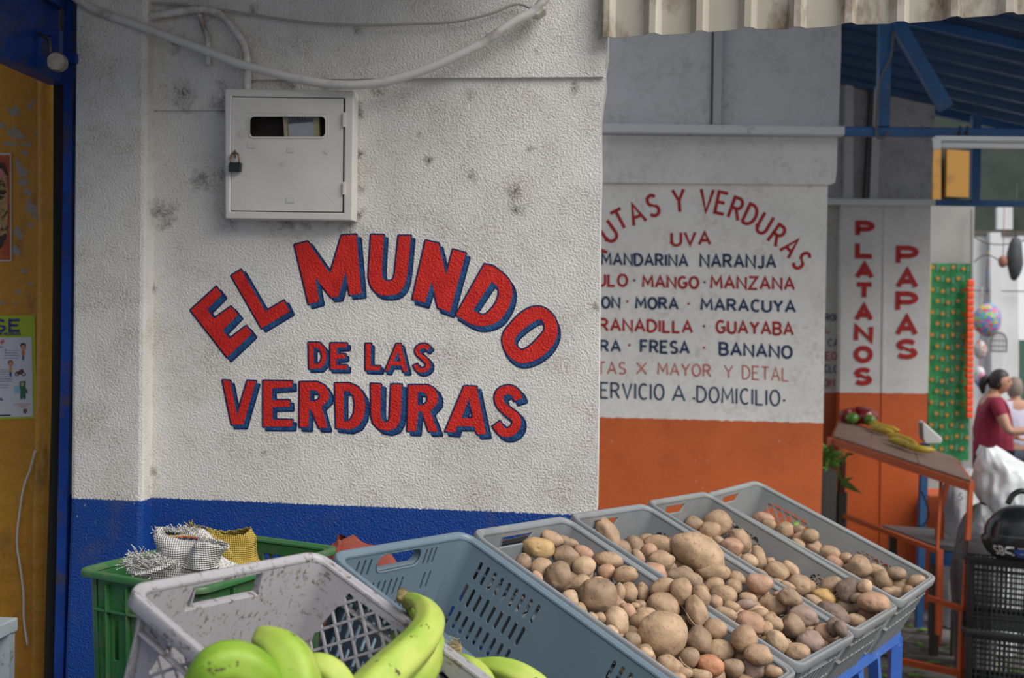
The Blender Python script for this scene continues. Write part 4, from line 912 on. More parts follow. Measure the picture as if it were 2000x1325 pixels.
# local x, y, z(down) right handed
def gR_(x, y):
    z = x.cross(y)
    return z
xa, ya = ex, ey
if xa.cross(ya).z > 0: xa, ya, GW_, GL_ = ey, ex, GL, GW
else: GW_, GL_ = GW, GL
Rg = [[xa.x, ya.x, 0], [xa.y, ya.y, 0], [0, 0, -1]]
for k, lb in enumerate(('green ribbed crate holding white and yellow sacks, top of its stack', 'green crate, middle of the stack by the blue wall base', 'green crate, bottom of the stack by the blue wall base')):
    z = gz - k * GH
    make_crate('green_crate', (gF.x, gF.y, z), Rg, GW_, GL_, GH if k < 2 else GH + .1, m_gr, lb, 'green', 'green crates stacked by the wall', rimw=.016, inset=.010) if k < 2 else make_crate('green_crate', (gF.x, gF.y, z), Rg, GW_, GL_, max(.2, z - ground_z(gF.y) - .012), m_gr, lb, 'green', 'green crates stacked by the wall', rimw=.016, inset=.010)
# ================================================================ potatoes: crop origin, scale, (cx, cy, rx, ry, angle, tone)
TA = ((1040, 1060), 5.0); TB = ((1240, 1060), 5.0); TC = ((1400, 920), 4.141); TD = ((980, 980), 5.52); TE = ((1240, 930), 5.52); TG = ((1300, 930), 3.355)
# tone: t tan, d dusty dark, l light, r reddish, g grey purple, y yellow
POT = {2: [(TD,400,500,178,118,12,'y'),(TD,535,400,130,80,25,'t'),(TD,710,440,125,62,20,'d'),(TD,690,600,150,125,5,'d'),(TD,885,555,112,80,30,'r'),(TD,235,650,85,90,0,'d'),(TD,425,720,125,112,0,'t'),
  (TD,615,815,150,160,0,'d'),(TD,885,705,125,117,0,'l'),(TD,385,810,80,50,45,'r'),(TD,1160,630,158,82,10,'t'),(TD,1130,755,95,80,0,'r'),(TD,1340,790,138,96,-8,'t'),(TD,850,890,140,102,-10,'t'),
  (TD,1040,1020,205,190,0,'d'),(TD,735,1045,100,92,45,'l'),(TD,1275,975,58,100,0,'t'),(TD,1365,985,105,115,0,'t'),(TD,1515,985,75,112,0,'t'),(TD,985,1245,60,42,35,'t'),
  (TA,815,770,118,148,-22,'l'),(TA,850,610,75,55,10,'t'),(TA,940,680,72,105,-35,'r'),(TA,660,740,60,60,0,'t'),(TA,590,730,55,38,35,'t'),(TA,1100,690,100,62,0,'t'),(TA,1060,765,112,95,-20,'t'),
  (TA,1278,625,175,132,15,'t'),(TA,970,955,95,88,20,'d'),(TA,780,860,72,44,38,'l'),(TA,1270,900,240,220,0,'B'),(TA,1458,480,108,134,0,'t'),(TA,1278,435,132,86,-20,'t'),
  (TA,1650,515,78,108,-28,'t'),(TA,1600,680,104,168,-10,'t'),(TA,1112,1085,78,58,20,'l'),(TA,1325,1205,128,102,20,'t'),(TA,1490,1275,80,58,0,'t'),(TA,1645,1305,112,62,0,'t'),
  (TA,1625,965,140,135,20,'d'),(TB,790,850,117,102,10,'t'),(TA,1535,1128,106,104,0,'d'),(TB,832,1052,138,103,4,'l'),(TB,985,1075,32,85,0,'d'),(TB,735,1205,135,110,5,'R'),(TB,955,1230,108,100,15,'d'),
  (TB,1148,1228,122,106,20,'g'),(TB,1208,1100,140,104,12,'t'),(TB,1350,1265,95,68,10,'t'),(TB,1065,940,131,131,0,'t'),(TB,1035,1130,55,60,0,'d'),(TB,480,760,70,60,0,'d'),(TA,1050,610,60,50,0,'d'),
  (TA,1000,620,50,35,0,'t'),(TA,1420,1330,90,60,0,'t'),(TA,640,350,50,20,0,'t')],
 3: [(TD,1140,335,205,105,58,'L'),(TE,280,740,182,100,15,'t'),(TE,150,810,92,92,0,'r'),(TE,280,915,148,108,0,'t'),(TE,35,870,62,92,-40,'t'),(TE,715,825,320,190,32,'B'),(TB,762,285,170,95,8,'t'),
  (TB,490,345,175,85,15,'d'),(TB,180,315,135,122,-10,'r'),(TB,1000,360,85,80,20,'t'),(TB,965,432,86,86,20,'t'),(TB,770,412,105,68,-15,'t'),(TB,870,508,125,98,15,'t'),(TB,785,585,76,74,0,'t'),
  (TB,942,628,84,60,15,'t'),(TB,890,700,110,72,15,'t'),(TB,1218,400,132,98,12,'r'),(TB,1212,502,126,78,8,'t'),(TB,1100,548,98,60,12,'t'),(TB,1080,605,105,55,-5,'g'),(TB,1180,662,118,62,8,'l'),
  (TB,1345,612,142,98,18,'t'),(TB,1512,535,114,94,18,'d'),(TB,1395,505,45,30,0,'r'),(TB,1125,785,148,118,25,'r'),(TB,1280,850,72,85,0,'t'),(TB,1348,790,108,86,28,'t'),(TB,1388,970,98,122,-35,'l'),
  (TB,1545,820,108,126,-25,'d'),(TB,1642,712,155,108,18,'g'),(TG,965,1015,58,48,15,'t'),(TG,1068,1032,80,68,25,'r'),(TG,1110,990,58,62,0,'D'),(TG,945,1092,92,76,20,'g'),(TG,865,1160,84,68,8,'t'),
  (TG,1036,1100,30,36,0,'r'),(TG,790,1105,35,40,0,'d'),(TG,1150,1000,40,60,-20,'D'),(TG,620,905,55,40,0,'t')],
 4: [(TG,185,312,62,50,10,'d'),(TG,345,310,100,86,0,'t'),(TG,293,358,72,60,0,'t'),(TG,482,428,70,88,-40,'t'),(TG,432,465,74,62,15,'r'),(TG,352,430,45,32,35,'t'),(TG,608,545,50,82,-10,'t'),(TG,545,555,62,46,12,'l'),
  (TG,685,562,34,30,0,'t'),(TG,730,630,80,66,40,'t'),(TG,822,612,72,42,45,'l'),(TG,878,715,78,68,20,'t'),(TG,955,735,36,48,0,'t'),(TG,800,720,52,26,25,'t'),(TG,1090,715,84,55,-20,'d'),
  (TG,1040,800,72,62,25,'Y'),(TG,1210,750,84,80,0,'D'),(TG,1308,725,48,50,0,'l'),(TG,975,825,66,40,35,'t'),(TG,1365,830,106,72,10,'r'),(TG,1180,862,75,46,22,'d'),(TG,1328,905,72,48,18,'r'),
  (TG,1250,950,66,44,12,'l'),(TG,1095,905,100,74,25,'D'),(TG,1262,800,50,40,0,'d'),(TG,1130,830,50,40,0,'d')],
 5: [(TG,648,280,70,44,18,'r'),(TG,678,316,50,36,20,'t'),(TG,782,355,60,53,0,'t'),(TG,950,390,53,42,10,'t'),(TG,893,415,62,47,12,'r'),(TG,975,455,56,42,20,'t'),(TG,868,445,50,32,30,'t'),(TG,1075,508,72,48,18,'t'),
  (TG,1108,570,62,44,32,'r'),(TG,1182,540,43,38,0,'t'),(TG,1270,592,80,74,25,'t'),(TG,1212,618,56,38,35,'r'),(TG,1392,622,66,48,32,'t'),(TG,1428,680,56,66,-15,'t'),(TG,1362,700,72,46,26,'l'),
  (TG,1515,640,62,46,5,'d'),(TG,1545,710,75,44,12,'t'),(TG,1522,766,80,46,6,'l'),(TG,1645,692,62,46,-5,'t'),(TG,1590,755,36,40,0,'t'),(TG,985,485,64,32,32,'t'),(TG,870,350,40,30,0,'d'),(TG,1450,760,40,34,0,'t')]}
tones = {'t': (.45, .30, .19), 'd': (.34, .235, .155), 'l': (.56, .39, .25), 'r': (.50, .30, .20), 'g': (.35, .25, .205), 'y': (.55, .36, .17), 'Y': (.62, .39, .15), 'D': (.24, .17, .135), 'B': (.51, .35, .22), 'L': (.43, .29, .185), 'R': (.53, .25, .14)}
tword = {'t': 'tan', 'd': 'dusty brown', 'l': 'pale', 'r': 'pinkish', 'g': 'greyish', 'y': 'yellowish', 'Y': 'scabby yellow', 'D': 'dark brown', 'B': 'tan', 'L': 'tan', 'R': 'reddish'}
pm = {}
for k, c in tones.items():
    pm[k] = nmat('potato_skin_' + tword[k].replace(' ', '_') + k, c, .62, pos='obj', var=tuple(x * .72 for x in c), vscale=30, dirt=tuple(x * .42 for x in c), dscale=110, damt=(.57, .70), bump=.6, bscale=160, bdist=.0016, spec=.35, bdet=4)
fillw = {2: .040, 3: .044, 4: .070, 5: .092}
items = []
for ci, L in POT.items():
    nw = (Matrix(CR[ci][1]) @ Vector((0, 0, 1)))
    for (og, sc), cx, cy, rx, ry, an, tn in [(p[0], *p[1:]) for p in L]:
        px, py = og[0] + cx / sc, og[1] + cy / sc; d = ray(px, py)
        rpx = rx / sc; rpy = ry / sc; rm = min(rpx, rpy) * 2.3 / FPX
        w = fillw[ci] - max(0, rm - .022) * .7
        if tn == 'L': w = .045
        best = None; Rt = Matrix(CR[ci][1]).transposed()
        for dw in sorted([k * .004 for k in range(-22, 18)], key=abs):
            ww = w + dw
            if ww < -.045 or ww > CH - .035: continue
            t = (cpt(ci, 0, 0, ww) - EYE).dot(nw) / d.dot(nw); l = Rt @ (EYE + d * t - Vector(CR[ci][0])); rm_ = min(rpx, rpy) / FPX * t
            lim = .016 + .02 * max(ww, 0) / CH + rm_ * .85 if ww > -rm_ * .45 else .016 + rm_ * .3
            e_ = max(0, lim - l.x) + max(0, l.x - CW + lim) + max(0, lim - l.y) + max(0, l.y - CL + lim)
            if best is None or e_ < best[0] - 1e-4: best = (e_, t)
            if e_ <= 0: break
        t = best[1]
        items.append(dict(ci=ci, d=d, t=t, t0=t, rx=rpx / FPX, ry=rpy / FPX, an=an, tn=tn))
# settle: slide along the line of depth so neighbours do not share space
for it in range(60):
    for i, a in enumerate(items):
        for b in items[i + 1:]:
            if a['ci'] != b['ci']: continue
            pa = a['d'] * a['t']; pb = b['d'] * b['t']
            ra = min(a['rx'], a['ry']) * a['t'] * .93; rb = min(b['rx'], b['ry']) * b['t'] * .93; dd = (pa - pb).length
            if dd < ra + rb:
                k = (ra + rb - dd) * .25; s = 1 if a['t'] < b['t'] else -1
                a['t'] -= s * k; b['t'] += s * k
    for a in items: a['t'] = max(a['t0'] - .03, min(a['t0'] + .03, a['t']))
def potato_mesh(name, ax, seed, tn, sub=4):
    bm = bmesh.new(); bmesh.ops.create_icosphere(bm, subdivisions=sub, radius=1); rg = random.Random(seed)
    eyes = [(Vector((rg.gauss(0, 1), rg.gauss(0, 1), rg.gauss(0, 1) - .2)).normalized(), rg.uniform(.10, .19), rg.uniform(.05, .12)) for _ in range(rg.randint(8, 12))]
    sd_ = Vector((seed * 3.17, seed * 1.31, seed * .77)); lump = .15 if tn in 'dDgYL' else .10
    for v in bm.verts:
        c = v.co.copy(); k = 1 + lump * 1.5 * noise.noise(c * 1.1 + sd_) + .03 * noise.noise(c * 3 + sd_) + (.012 if tn != 'Y' else .06) * noise.noise(c * 9 + sd_)
        for e, r, h in eyes:
            dd = (c - e).length
            if dd < r * 2.2: k -= h * math.exp(-(dd / r) ** 2 * 1.6) - h * .35 * math.exp(-((dd - r * 1.25) / (r * .5)) ** 2)
        # flattened poles keep it tuber-like
        v.co = Vector((c.x * ax[0], c.y * ax[1], c.z * ax[2])) * k
    me = bpy.data.meshes.new(name); bm.to_mesh(me); bm.free()
    for p in me.polygons: p.use_smooth = True
    me.materials.append(pm[tn]); return me
cname = {2: 'crate right of the slate blue one', 3: 'crate holding the upright long potato', 4: 'next to last crate', 5: 'farthest crate'}
cshort = {2: 'first', 3: 'second', 4: 'third', 5: 'last'}
ordn = ['first', 'second', 'third', 'fourth', 'fifth', 'sixth', 'seventh', 'eighth', 'ninth', 'tenth', 'eleventh', 'twelfth', 'thirteenth', 'fourteenth', 'fifteenth', 'sixteenth', 'seventeenth', 'eighteenth', 'nineteenth', 'twentieth', 'twenty-first', 'twenty-second', 'twenty-third', 'twenty-fourth', 'twenty-fifth', 'twenty-sixth', 'twenty-seventh', 'twenty-eighth', 'twenty-ninth', 'thirtieth', 'thirty-first', 'thirty-second']
for a in items:
    p = EYE + a['d'] * a['t']; a['p'] = p; P_, R_ = CR[a['ci']][0], Matrix(CR[a['ci']][1])
    l = R_.transposed() @ (p - Vector(P_)); a['l'] = l
# keep inside the walls of the crate
for a in items:
    l = a['l']; r_m = min(a['rx'], a['ry']) * a['t']; lo_ = .016 + .02 * max(l.z, 0) / CH + r_m * .85 if l.z > -r_m * .45 else .016 + r_m * .3
    if l.z - r_m < -.004 and False: pass
    if l.z > -r_m * .3 or True:
        l.x = max(lo_, min(CW - lo_, l.x))
        l.y = max(lo_, min(CL - lo_, l.y))
    a['p'] = Vector(CR[a['ci']][0]) + Matrix(CR[a['ci']][1]) @ l; a['l'] = l
for ci in (2, 3, 4, 5):
    mine = [a for a in items if a['ci'] == ci]
    for a in mine: a['side'] = 'left' if a['l'].x < .14 else ('middle' if a['l'].x < .25 else 'right')
    for sd_n in ('left', 'middle', 'right'):
        q = sorted([a for a in mine if a['side'] == sd_n], key=lambda a: a['l'].y)
        for k, a in enumerate(q): a['ord'] = ordn[k]
for i, a in enumerate(items):
    t = a['t']; sx_, sy_ = a['rx'] * t, a['ry'] * t; sz = min(sx_, sy_) * .98
    s = (sx_ + sy_) / 2; size = 'tiny' if s < .018 else 'small' if s < .022 else 'mid-sized' if s < .029 else 'large' if s < .042 else 'huge'
    shp = 'long' if max(sx_, sy_) > 1.38 * min(sx_, sy_) else 'round'
    me = potato_mesh('potato', (sx_, sy_, sz), i + 1, a['tn'], 4 if s > .024 else 3)
    o = bpy.data.objects.new('potato', me); COL.objects.link(o)
    vz = -a['d'].normalized(); vx = (r_ - vz * r_.dot(vz)).normalized(); vy = vz.cross(vx)
    an = -math.radians(a['an']); X = vx * math.cos(an) + vy * math.sin(an); Y = vz.cross(X)
    Rm = Matrix((X, Y, vz)).transposed().to_4x4(); Rm.translation = a['p']; o.matrix_basis = Rm
    tagit(o, '%s %s %s potato in %s potato crate, %s %s from its handle end' % (size, shp, tword[a['tn']], cshort[a['ci']], a['side'] + ' side' if a['side'] != 'middle' else 'middle', a['ord']), 'potato', None if False else 'potatoes in the %s potato crate' % cshort[a['ci']])
# lower layer of potatoes filling the crates, glimpsed in the gaps
sh_ = [potato_mesh('potato', (.030, .025, .024), 900 + k, 'd' if k % 2 else 't', 3) for k in range(6)]
rg = random.Random(11)
for ci in (2, 3, 4, 5):
    tops = [(a['l'], min(a['rx'], a['ry']) * a['t']) for a in items if a['ci'] == ci]; lower = []
    ny, nx = 10, 5
    for iy in range(ny):
        for ix in range(nx):
            x = .062 + (CW - .124) * (ix + rg.uniform(-.15, .15)) / (nx - 1); y = .07 + (CL - .14) * (iy + rg.uniform(-.15, .15)) / (ny - 1)
            x = max(.060, min(CW - .060, x)); y = max(.062, min(CL - .062, y)); base = fillw[ci] + .028
            # lower it until it clears the layer above
            z = base
            for l, r in tops:
                h2 = (l.x - x) ** 2 + (l.y - y) ** 2; s = r + .022
                if h2 < s * s: z = max(z, l.z + math.sqrt(s * s - h2))
            z = min(z, CH - .035)
            if iy < 1 and ci == 2: continue
            if z > base + .05 and rg.random() < .3: continue
            lower.append((x, y, z))
    for (x, y, z) in lower:
        o = bpy.data.objects.new('potato', rg.choice(sh_)); COL.objects.link(o)
        Rm = Matrix(CR[ci][1]).to_4x4(); Rm.translation = cpt(ci, x, y, z)
        o.matrix_basis = Rm @ Quaternion((rg.gauss(0, 1), rg.gauss(0, 1), rg.gauss(0, 1), rg.gauss(0, 1))).normalized().to_matrix().to_4x4()
        tagit(o, 'potato buried under the top layer of the %s potato crate' % cshort[ci], 'potato', 'buried potatoes in the %s potato crate' % cshort[ci])
# dry roots trailing over the first potato crate
def rootline(pts, label):
    mb = MB(); q = []
    P0 = cpt(2, 0, 0, .012); nw = Matrix(CR[2][1]) @ Vector((0, 0, 1))
    for (x, y) in pts: d = ray(1040 + x / 5, 1060 + y / 5); q.append(EYE + d * ((P0 - EYE).dot(nw) / d.dot(nw)))
    mb.tube(catmull(q, 5), .0012, 5); tagit(mb.obj('dry_root', nmat('dry_root', (.42, .31, .19), .8), smooth=True), label, 'root')
rootline([(1400, 570), (1480, 650), (1530, 740), (1580, 800), (1620, 838)], 'thin dry root trailing over potatoes in the first potato crate')
rootline([(1430, 1120), (1470, 1180), (1530, 1225), (1600, 1260), (1660, 1262)], 'thin dry root lying low in the first potato crate')
# ================================================================ green bananas
def banana_mat(name, c1, c2):
    m = nmat(name, c1, .52, pos='w', var=c2, vscale=14, dirt=(.08, .05, .02), dscale=38, damt=(.625, .66), stretch=(1, 1, 1), bump=.08, bscale=90, spec=.35)
    return m
m_ban = banana_mat('banana_green', (.25, .40, .04), (.42, .50, .10))
m_ban2 = banana_mat('banana_deep_green', (.15, .31, .02), (.26, .39, .045))
m_stem = nmat('banana_stem', (.12, .08, .045), .85, pos='w', var=(.30, .24, .10), vscale=60, bump=.8, bscale=140, bdist=.003)
def pent(a): return 1 + .07 * math.cos(5 * a + .6) + .012 * math.cos(10 * a + 1.2) - .02 * math.cos(2 * a)
def banana(name, pts, mat, parent=None, label=None):
    """pts: (px, py, depth, radius in m)"""
    P = catmull([at(x, y, z) for x, y, z, r in pts], 7); rs = catmull([Vector((r, 0, 0)) for *_, r in pts], 7)
    mb = MB(); mb.tube(P, [max(.002, v.x) for v in rs], 24, sq=pent)
    return tagit(mb.obj(name, mat, parent, smooth=True), label, 'banana' if parent is None else None)
banana('banana', [(360, 1380, 1.40, .006), (378, 1345, 1.39, .016), (412, 1306, 1.38, .0225), (455, 1294, 1.39, .025), (498, 1312, 1.40, .0245), (530, 1350, 1.42, .022), (548, 1400, 1.44, .012), (552, 1420, 1.44, .004)], m_ban2, None, 'smooth deep green banana arching at the left of the pale crate')
banana('banana', [(504, 1252, 1.47, .004), (508, 1251, 1.468, .013), (520, 1251, 1.46, .0185), (545, 1266, 1.45, .0255), (568, 1298, 1.44, .030), (580, 1345, 1.43, .031), (584, 1395, 1.42, .026), (580, 1440, 1.42, .008)], m_ban, None, 'blunt-tipped green banana with dark scars, second from left in pale crate')
banana('banana', [(592, 1300, 1.53, .008), (612, 1300, 1.53, .017), (640, 1312, 1.53, .021), (664, 1340, 1.53, .021), (680, 1380, 1.53, .016), (686, 1410, 1.53, .006)], m_ban, None, 'short scarred green banana low between two larger ones in pale crate')
bn = empty('banana_bunch', at(760, 1330, 1.55), 'bunch of long green bananas rising over the pale crate rim on a brown stem', 'bananas')
banana('banana', [(797, 1168, 1.735, .007), (812, 1172, 1.72, .010), (829, 1188, 1.70, .0165), (838, 1215, 1.67, .0225), (826, 1246, 1.64, .0262), (792, 1283, 1.60, .0285), (748, 1324, 1.56, .0300), (704, 1370, 1.52, .028), (668, 1420, 1.49, .018), (652, 1450, 1.48, .006)], m_ban, bn)
banana('banana', [(799, 1180, 1.76, .007), (812, 1192, 1.755, .012), (832, 1222, 1.74, .019), (838, 1262, 1.71, .0235), (822, 1306, 1.68, .026), (790, 1350, 1.64, .026), (748, 1400, 1.61, .020), (720, 1430, 1.60, .008)], m_ban, bn)
banana('banana', [(797, 1184, 1.775, .007), (806, 1200, 1.78, .010), (800, 1225, 1.79, .016), (780, 1262, 1.78, .020), (750, 1310, 1.76, .022), (715, 1350, 1.74, .018), (695, 1370, 1.73, .006)], m_ban2, bn)
mb = MB(); mb.tube([at(776, 1161, 1.75), at(783, 1163, 1.75), at(792, 1168, 1.75), at(800, 1176, 1.75), at(803, 1182, 1.755)], [.009, .012, .0105, .013, .009], 14, sq=lambda a: 1 + .12 * math.sin(5 * a)); mb.obj('stem', m_stem, bn, smooth=True)
bn = empty('banana_bunch', at(930, 1340, 1.72), 'green bananas with a fibrous brown stem in the slate blue crate, at the bottom', 'bananas')
banana('banana', [(893, 1296, 1.76, .011), (905, 1300, 1.75, .018), (922, 1318, 1.73, .0245), (936, 1350, 1.71, .027), (944, 1400, 1.69, .024), (944, 1440, 1.68, .010)], m_ban, bn)
banana('banana', [(915, 1294, 1.80, .007), (940, 1300, 1.80, .012), (978, 1308, 1.79, .019), (1020, 1326, 1.78, .023), (1062, 1360, 1.77, .023), (1090, 1405, 1.76, .016), (1100, 1435, 1.76, .006)], m_ban, bn)
mb = MB(); mb.tube([at(893, 1258, 1.78), at(888, 1268, 1.78), at(880, 1285, 1.775), at(874, 1302, 1.77), at(872, 1322, 1.76)], [.008, .012, .016, .019, .020], 16, sq=lambda a: 1 + .08 * math.sin(7 * a)); mb.obj('stem', m_stem, bn, smooth=True)
mb = MB(); rg = random.Random(5)
for k in range(26):
    a = at(rg.uniform(872, 896), rg.uniform(1258, 1290), 1.765 + rg.uniform(-.01, .01)); mb.tube([a, a + Vector((rg.uniform(-.006, .006), -.004, rg.uniform(.0, .012))), a + Vector((rg.uniform(-.012, .012), -.006, rg.uniform(-.004, .018)))], .0006, 4)
q = mb.obj('stem_fibre', nmat('stem_fibre', (.40, .32, .16), .9), bn); q['kind'] = 'stuff'
# more bananas lying below, low in the two crates, carrying the visible ones
def lowbanana(ci, pts, r, lb, g_):
    P = catmull([cpt(ci, *p) for p in pts], 6); n = len(P); mb = MB(); mb.tube(P, [r * min(1, .3 + 4 * min(i, n - 1 - i) / n) for i in range(n)], 18, sq=pent)
    tagit(mb.obj('banana', m_ban2, None, smooth=True), lb, 'banana', g_)
for k, pts in enumerate(([(.07, .30, .13), (.14, .27, .145), (.22, .28, .145), (.30, .33, .13)], [(.08, .38, .12), (.15, .35, .145), (.24, .36, .145), (.31, .41, .12)], [(.08, .46, .12), (.16, .43, .145), (.24, .44, .145), (.32, .49, .12)],
                         [(.07, .37, .07), (.13, .34, .085), (.20, .34, .085), (.27, .38, .07)], [(.09, .44, .07), (.16, .41, .085), (.24, .42, .085), (.31, .46, .07)])):
    lowbanana(0, pts, .024, 'green banana lying low in the pale grey crate under the others', 'bananas low in the pale crate')
for k, pts in enumerate(([(.06, .28, .12), (.10, .35, .145), (.11, .43, .145), (.08, .50, .12)], [(.11, .30, .12), (.16, .37, .145), (.17, .45, .145), (.14, .52, .12)])):
    lowbanana(1, pts, .024, 'green banana lying low in the slate blue crate under the others', 'bananas low in the blue crate')
# ================================================================ sacks in the green crate
def weave(name, c, c2, sc=220):
    m = nmat(name, c, .8, pos='w', var=c2, vscale=30); nt = m.node_tree; N = nt.nodes; Lk = nt.links
    P = N.new('ShaderNodeNewGeometry').outputs['Position']; hs = []
    for dr in ('X', 'Z'):
        w = N.new('ShaderNodeTexWave'); w.bands_direction = dr; w.inputs['Scale'].default_value = sc; w.inputs['Distortion'].default_value = 3; w.inputs['Detail'].default_value = 1; w.inputs['Detail Scale'].default_value = .6; Lk.new(P, w.inputs[0]); hs.append(w.outputs[1])
    a = N.new('ShaderNodeMath'); a.operation = 'ADD'; Lk.new(hs[0], a.inputs[0]); Lk.new(hs[1], a.inputs[1])
    src = N['Principled BSDF'].inputs['Base Color'].links[0].from_socket; mx = N.new('ShaderNodeMix'); mx.data_type = 'RGBA'; rg_ = N.new('ShaderNodeMapRange'); rg_.inputs[1].default_value = .9; rg_.inputs[2].default_value = .25; Lk.new(a.outputs[0], rg_.inputs[0]); Lk.new(rg_.outputs[0], mx.inputs[0]); Lk.new(src, mx.inputs[6]); mx.inputs[7].default_value = (c[0] * .78, c[1] * .76, c[2] * .74, 1); Lk.new(mx.outputs[2], N['Principled BSDF'].inputs['Base Color'])
    bp = N.new('ShaderNodeBump'); bp.inputs['Strength'].default_value = .8; bp.inputs['Distance'].default_value = .003; Lk.new(a.outputs[0], bp.inputs['Height']); Lk.new(bp.outputs[0], N['Principled BSDF'].inputs['Normal'])
    return m
def bag_loft(mb, rows, n=72, seed=1, rip=.05, k1=5, nz=.06):
    """rows: (centre, rx, ry) bottom to top; ripples sharpen toward the top"""
    loops = []; m = len(rows)
    C_ = catmull([c for c, *_ in rows], 5); R_ = catmull([Vector((a, b, 0)) for _, a, b in rows], 5)
    for i, (c, r) in enumerate(zip(C_, R_)):
        l = []; t = i / (len(C_) - 1)
        for j in range(n):
            a = 6.2832 * j / n
            k = 1 + rip * (.3 + .7 * t) * math.sin(k1 * a + seed + 2.2 * t) + rip * .35 * math.sin((k1 + 3) * a + seed * 2 + 5 * t) + nz * 2 * noise.noise(Vector((math.cos(a) * 1.6, math.sin(a) * 1.6, t * 4 + seed))) + nz * noise.noise(Vector((math.cos(a) * 4, math.sin(a) * 4, t * 9 + seed)))
            l.append(c + Vector((r.x * k * math.cos(a), r.y * k * math.sin(a), .006 * t * math.sin(2 * a + seed) + .004 * t * noise.noise(Vector((math.cos(a) * 5, math.sin(a) * 5, seed))))))
        loops.append(l)
    mb.loft(loops)
m_sack = weave('white_sack', (.70, .68, .66), (.58, .57, .56), 75); m_ysack = weave('yellow_sack', (.52, .38, .075), (.42, .29, .05), 85)
gzf = gz - GH + .03
mb = MB(); c = at(362, 1105, 2.12)
bag_loft(mb, [(Vector((c.x + .01, c.y + .02, gzf + .01)), .07, .06), (Vector((c.x + .02, c.y + .02, gz - .16)), .11, .085), (at(378, 1128, 2.14), .105, .08), (at(366, 1092, 2.12), .062, .05), (at(360, 1066, 2.11), .056, .044), (at(352, 1040, 2.11), .050, .030), (at(348, 1037, 2.11), .030, .012)], seed=2, rip=.07, k1=4)
sk_ = empty('woven_sack', (c.x, c.y, gzf), 'white woven sack with frayed neck in the green crate', 'sack')
b_ = mb.obj('sack_body', m_sack, sk_, smooth=True); s_ = b_.modifiers.new('thick', 'SOLIDIFY'); s_.thickness = .002
mb = MB(); bag_loft(mb, [(at(392, 1110, 2.08), .035, .03), (at(398, 1085, 2.07), .030, .026), (at(408, 1062, 2.06), .032, .02)], seed=5, rip=.10, k1=3); b_ = mb.obj('sack_fold', m_sack, sk_, smooth=True); s_ = b_.modifiers.new('thick', 'SOLIDIFY'); s_.thickness = .002
rg = random.Random(8); mb = MB()
def frayl(x0, y0, x1, y1, n, ln, z, up=.5):
    for k in range(n):
        t = rg.random(); a = at(x0 + (x1 - x0) * t, y0 + (y1 - y0) * t, z + rg.uniform(-.02, .02)); d = Vector((rg.uniform(-1, 1), rg.uniform(-.5, .2), rg.uniform(-.6, 1) + up)).normalized()
        b2 = a + d * ln * rg.uniform(.3, .7); e = b2 + (d + Vector((rg.uniform(-1, 1), 0, rg.uniform(-1, .6)))).normalized() * ln * .5
        mb.tube(catmull([a, b2, e], 3), .0008, 4)
frayl(306, 1042, 375, 1038, 70, .014, 2.10); frayl(375, 1038, 418, 1075, 50, .012, 2.07); frayl(265, 1100, 300, 1118, 90, .035, 2.06, .3); frayl(255, 1095, 262, 1112, 30, .015, 2.05); frayl(300, 1095, 345, 1115, 60, .02, 2.05)
mb.tube(catmull([at(246, 1092, 2.05), at(248, 1104, 2.05), at(256, 1117, 2.05), at(275, 1121, 2.04), at(300, 1116, 2.03), at(325, 1106, 2.03), at(340, 1098, 2.03)], 5), [.004] * 31, 8, sq=lambda a: 1 + .3 * math.sin(3 * a))
q = mb.obj('sack_fray', m_sack, sk_); q['kind'] = 'stuff'
for cc, dx, nm in (((.45, .06, .05), 0, 'r'), ((.50, .36, .04), -4, 'y'), ((.03, .03, .10), 3, 'b')):
    mb = MB(); rg2 = random.Random(9)
    for k in range(9):
        x = 308 + k * 12 + dx; y = 1052 + (k - 4) ** 2 * .35 * (1 if k > 4 else .5) - 3 + dx * .6; z = 2.078 + (k - 4.5) ** 2 * .0012
        mb.tube([at(x, y + 2, z), at(x + 7, y + rg2.uniform(-1, 1), z)], .0018, 5)
    mb.obj('sack_stitching', nmat('stitch_' + nm, cc, .8), sk_)
c = at(445, 1080, 2.2)
mb = MB(); bag_loft(mb, [(Vector((c.x, c.y, gzf + .01)), .06, .06), (Vector((c.x, c.y, gz - .15)), .08, .08), (at(445, 1125, 2.22), .07, .06), (at(446, 1085, 2.23), .055, .04), (at(447, 1055, 2.23), .050, .034), (at(447, 1036, 2.23), .044, .022)], seed=1, rip=.05, k1=3)
ys_ = empty('mesh_sack', (c.x, c.y, gzf), 'yellow mesh sack with open neck in the green crate', 'sack')
b_ = mb.obj('sack_body', m_ysack, ys_, smooth=True); s_ = b_.modifiers.new('thick', 'SOLIDIFY'); s_.thickness = .0015
mb = MB()
frayl(368, 1032, 400, 1048, 45, .016, 2.16)
mb.tube(catmull([at(398, 1046, 2.16), at(412, 1052, 2.15), at(432, 1070, 2.14), at(452, 1092, 2.14)], 5), [.008] * 16, 10, sq=lambda a: 1 + .3 * math.sin(3 * a)); mb.obj('sack_fold', m_ysack, ys_, smooth=True)
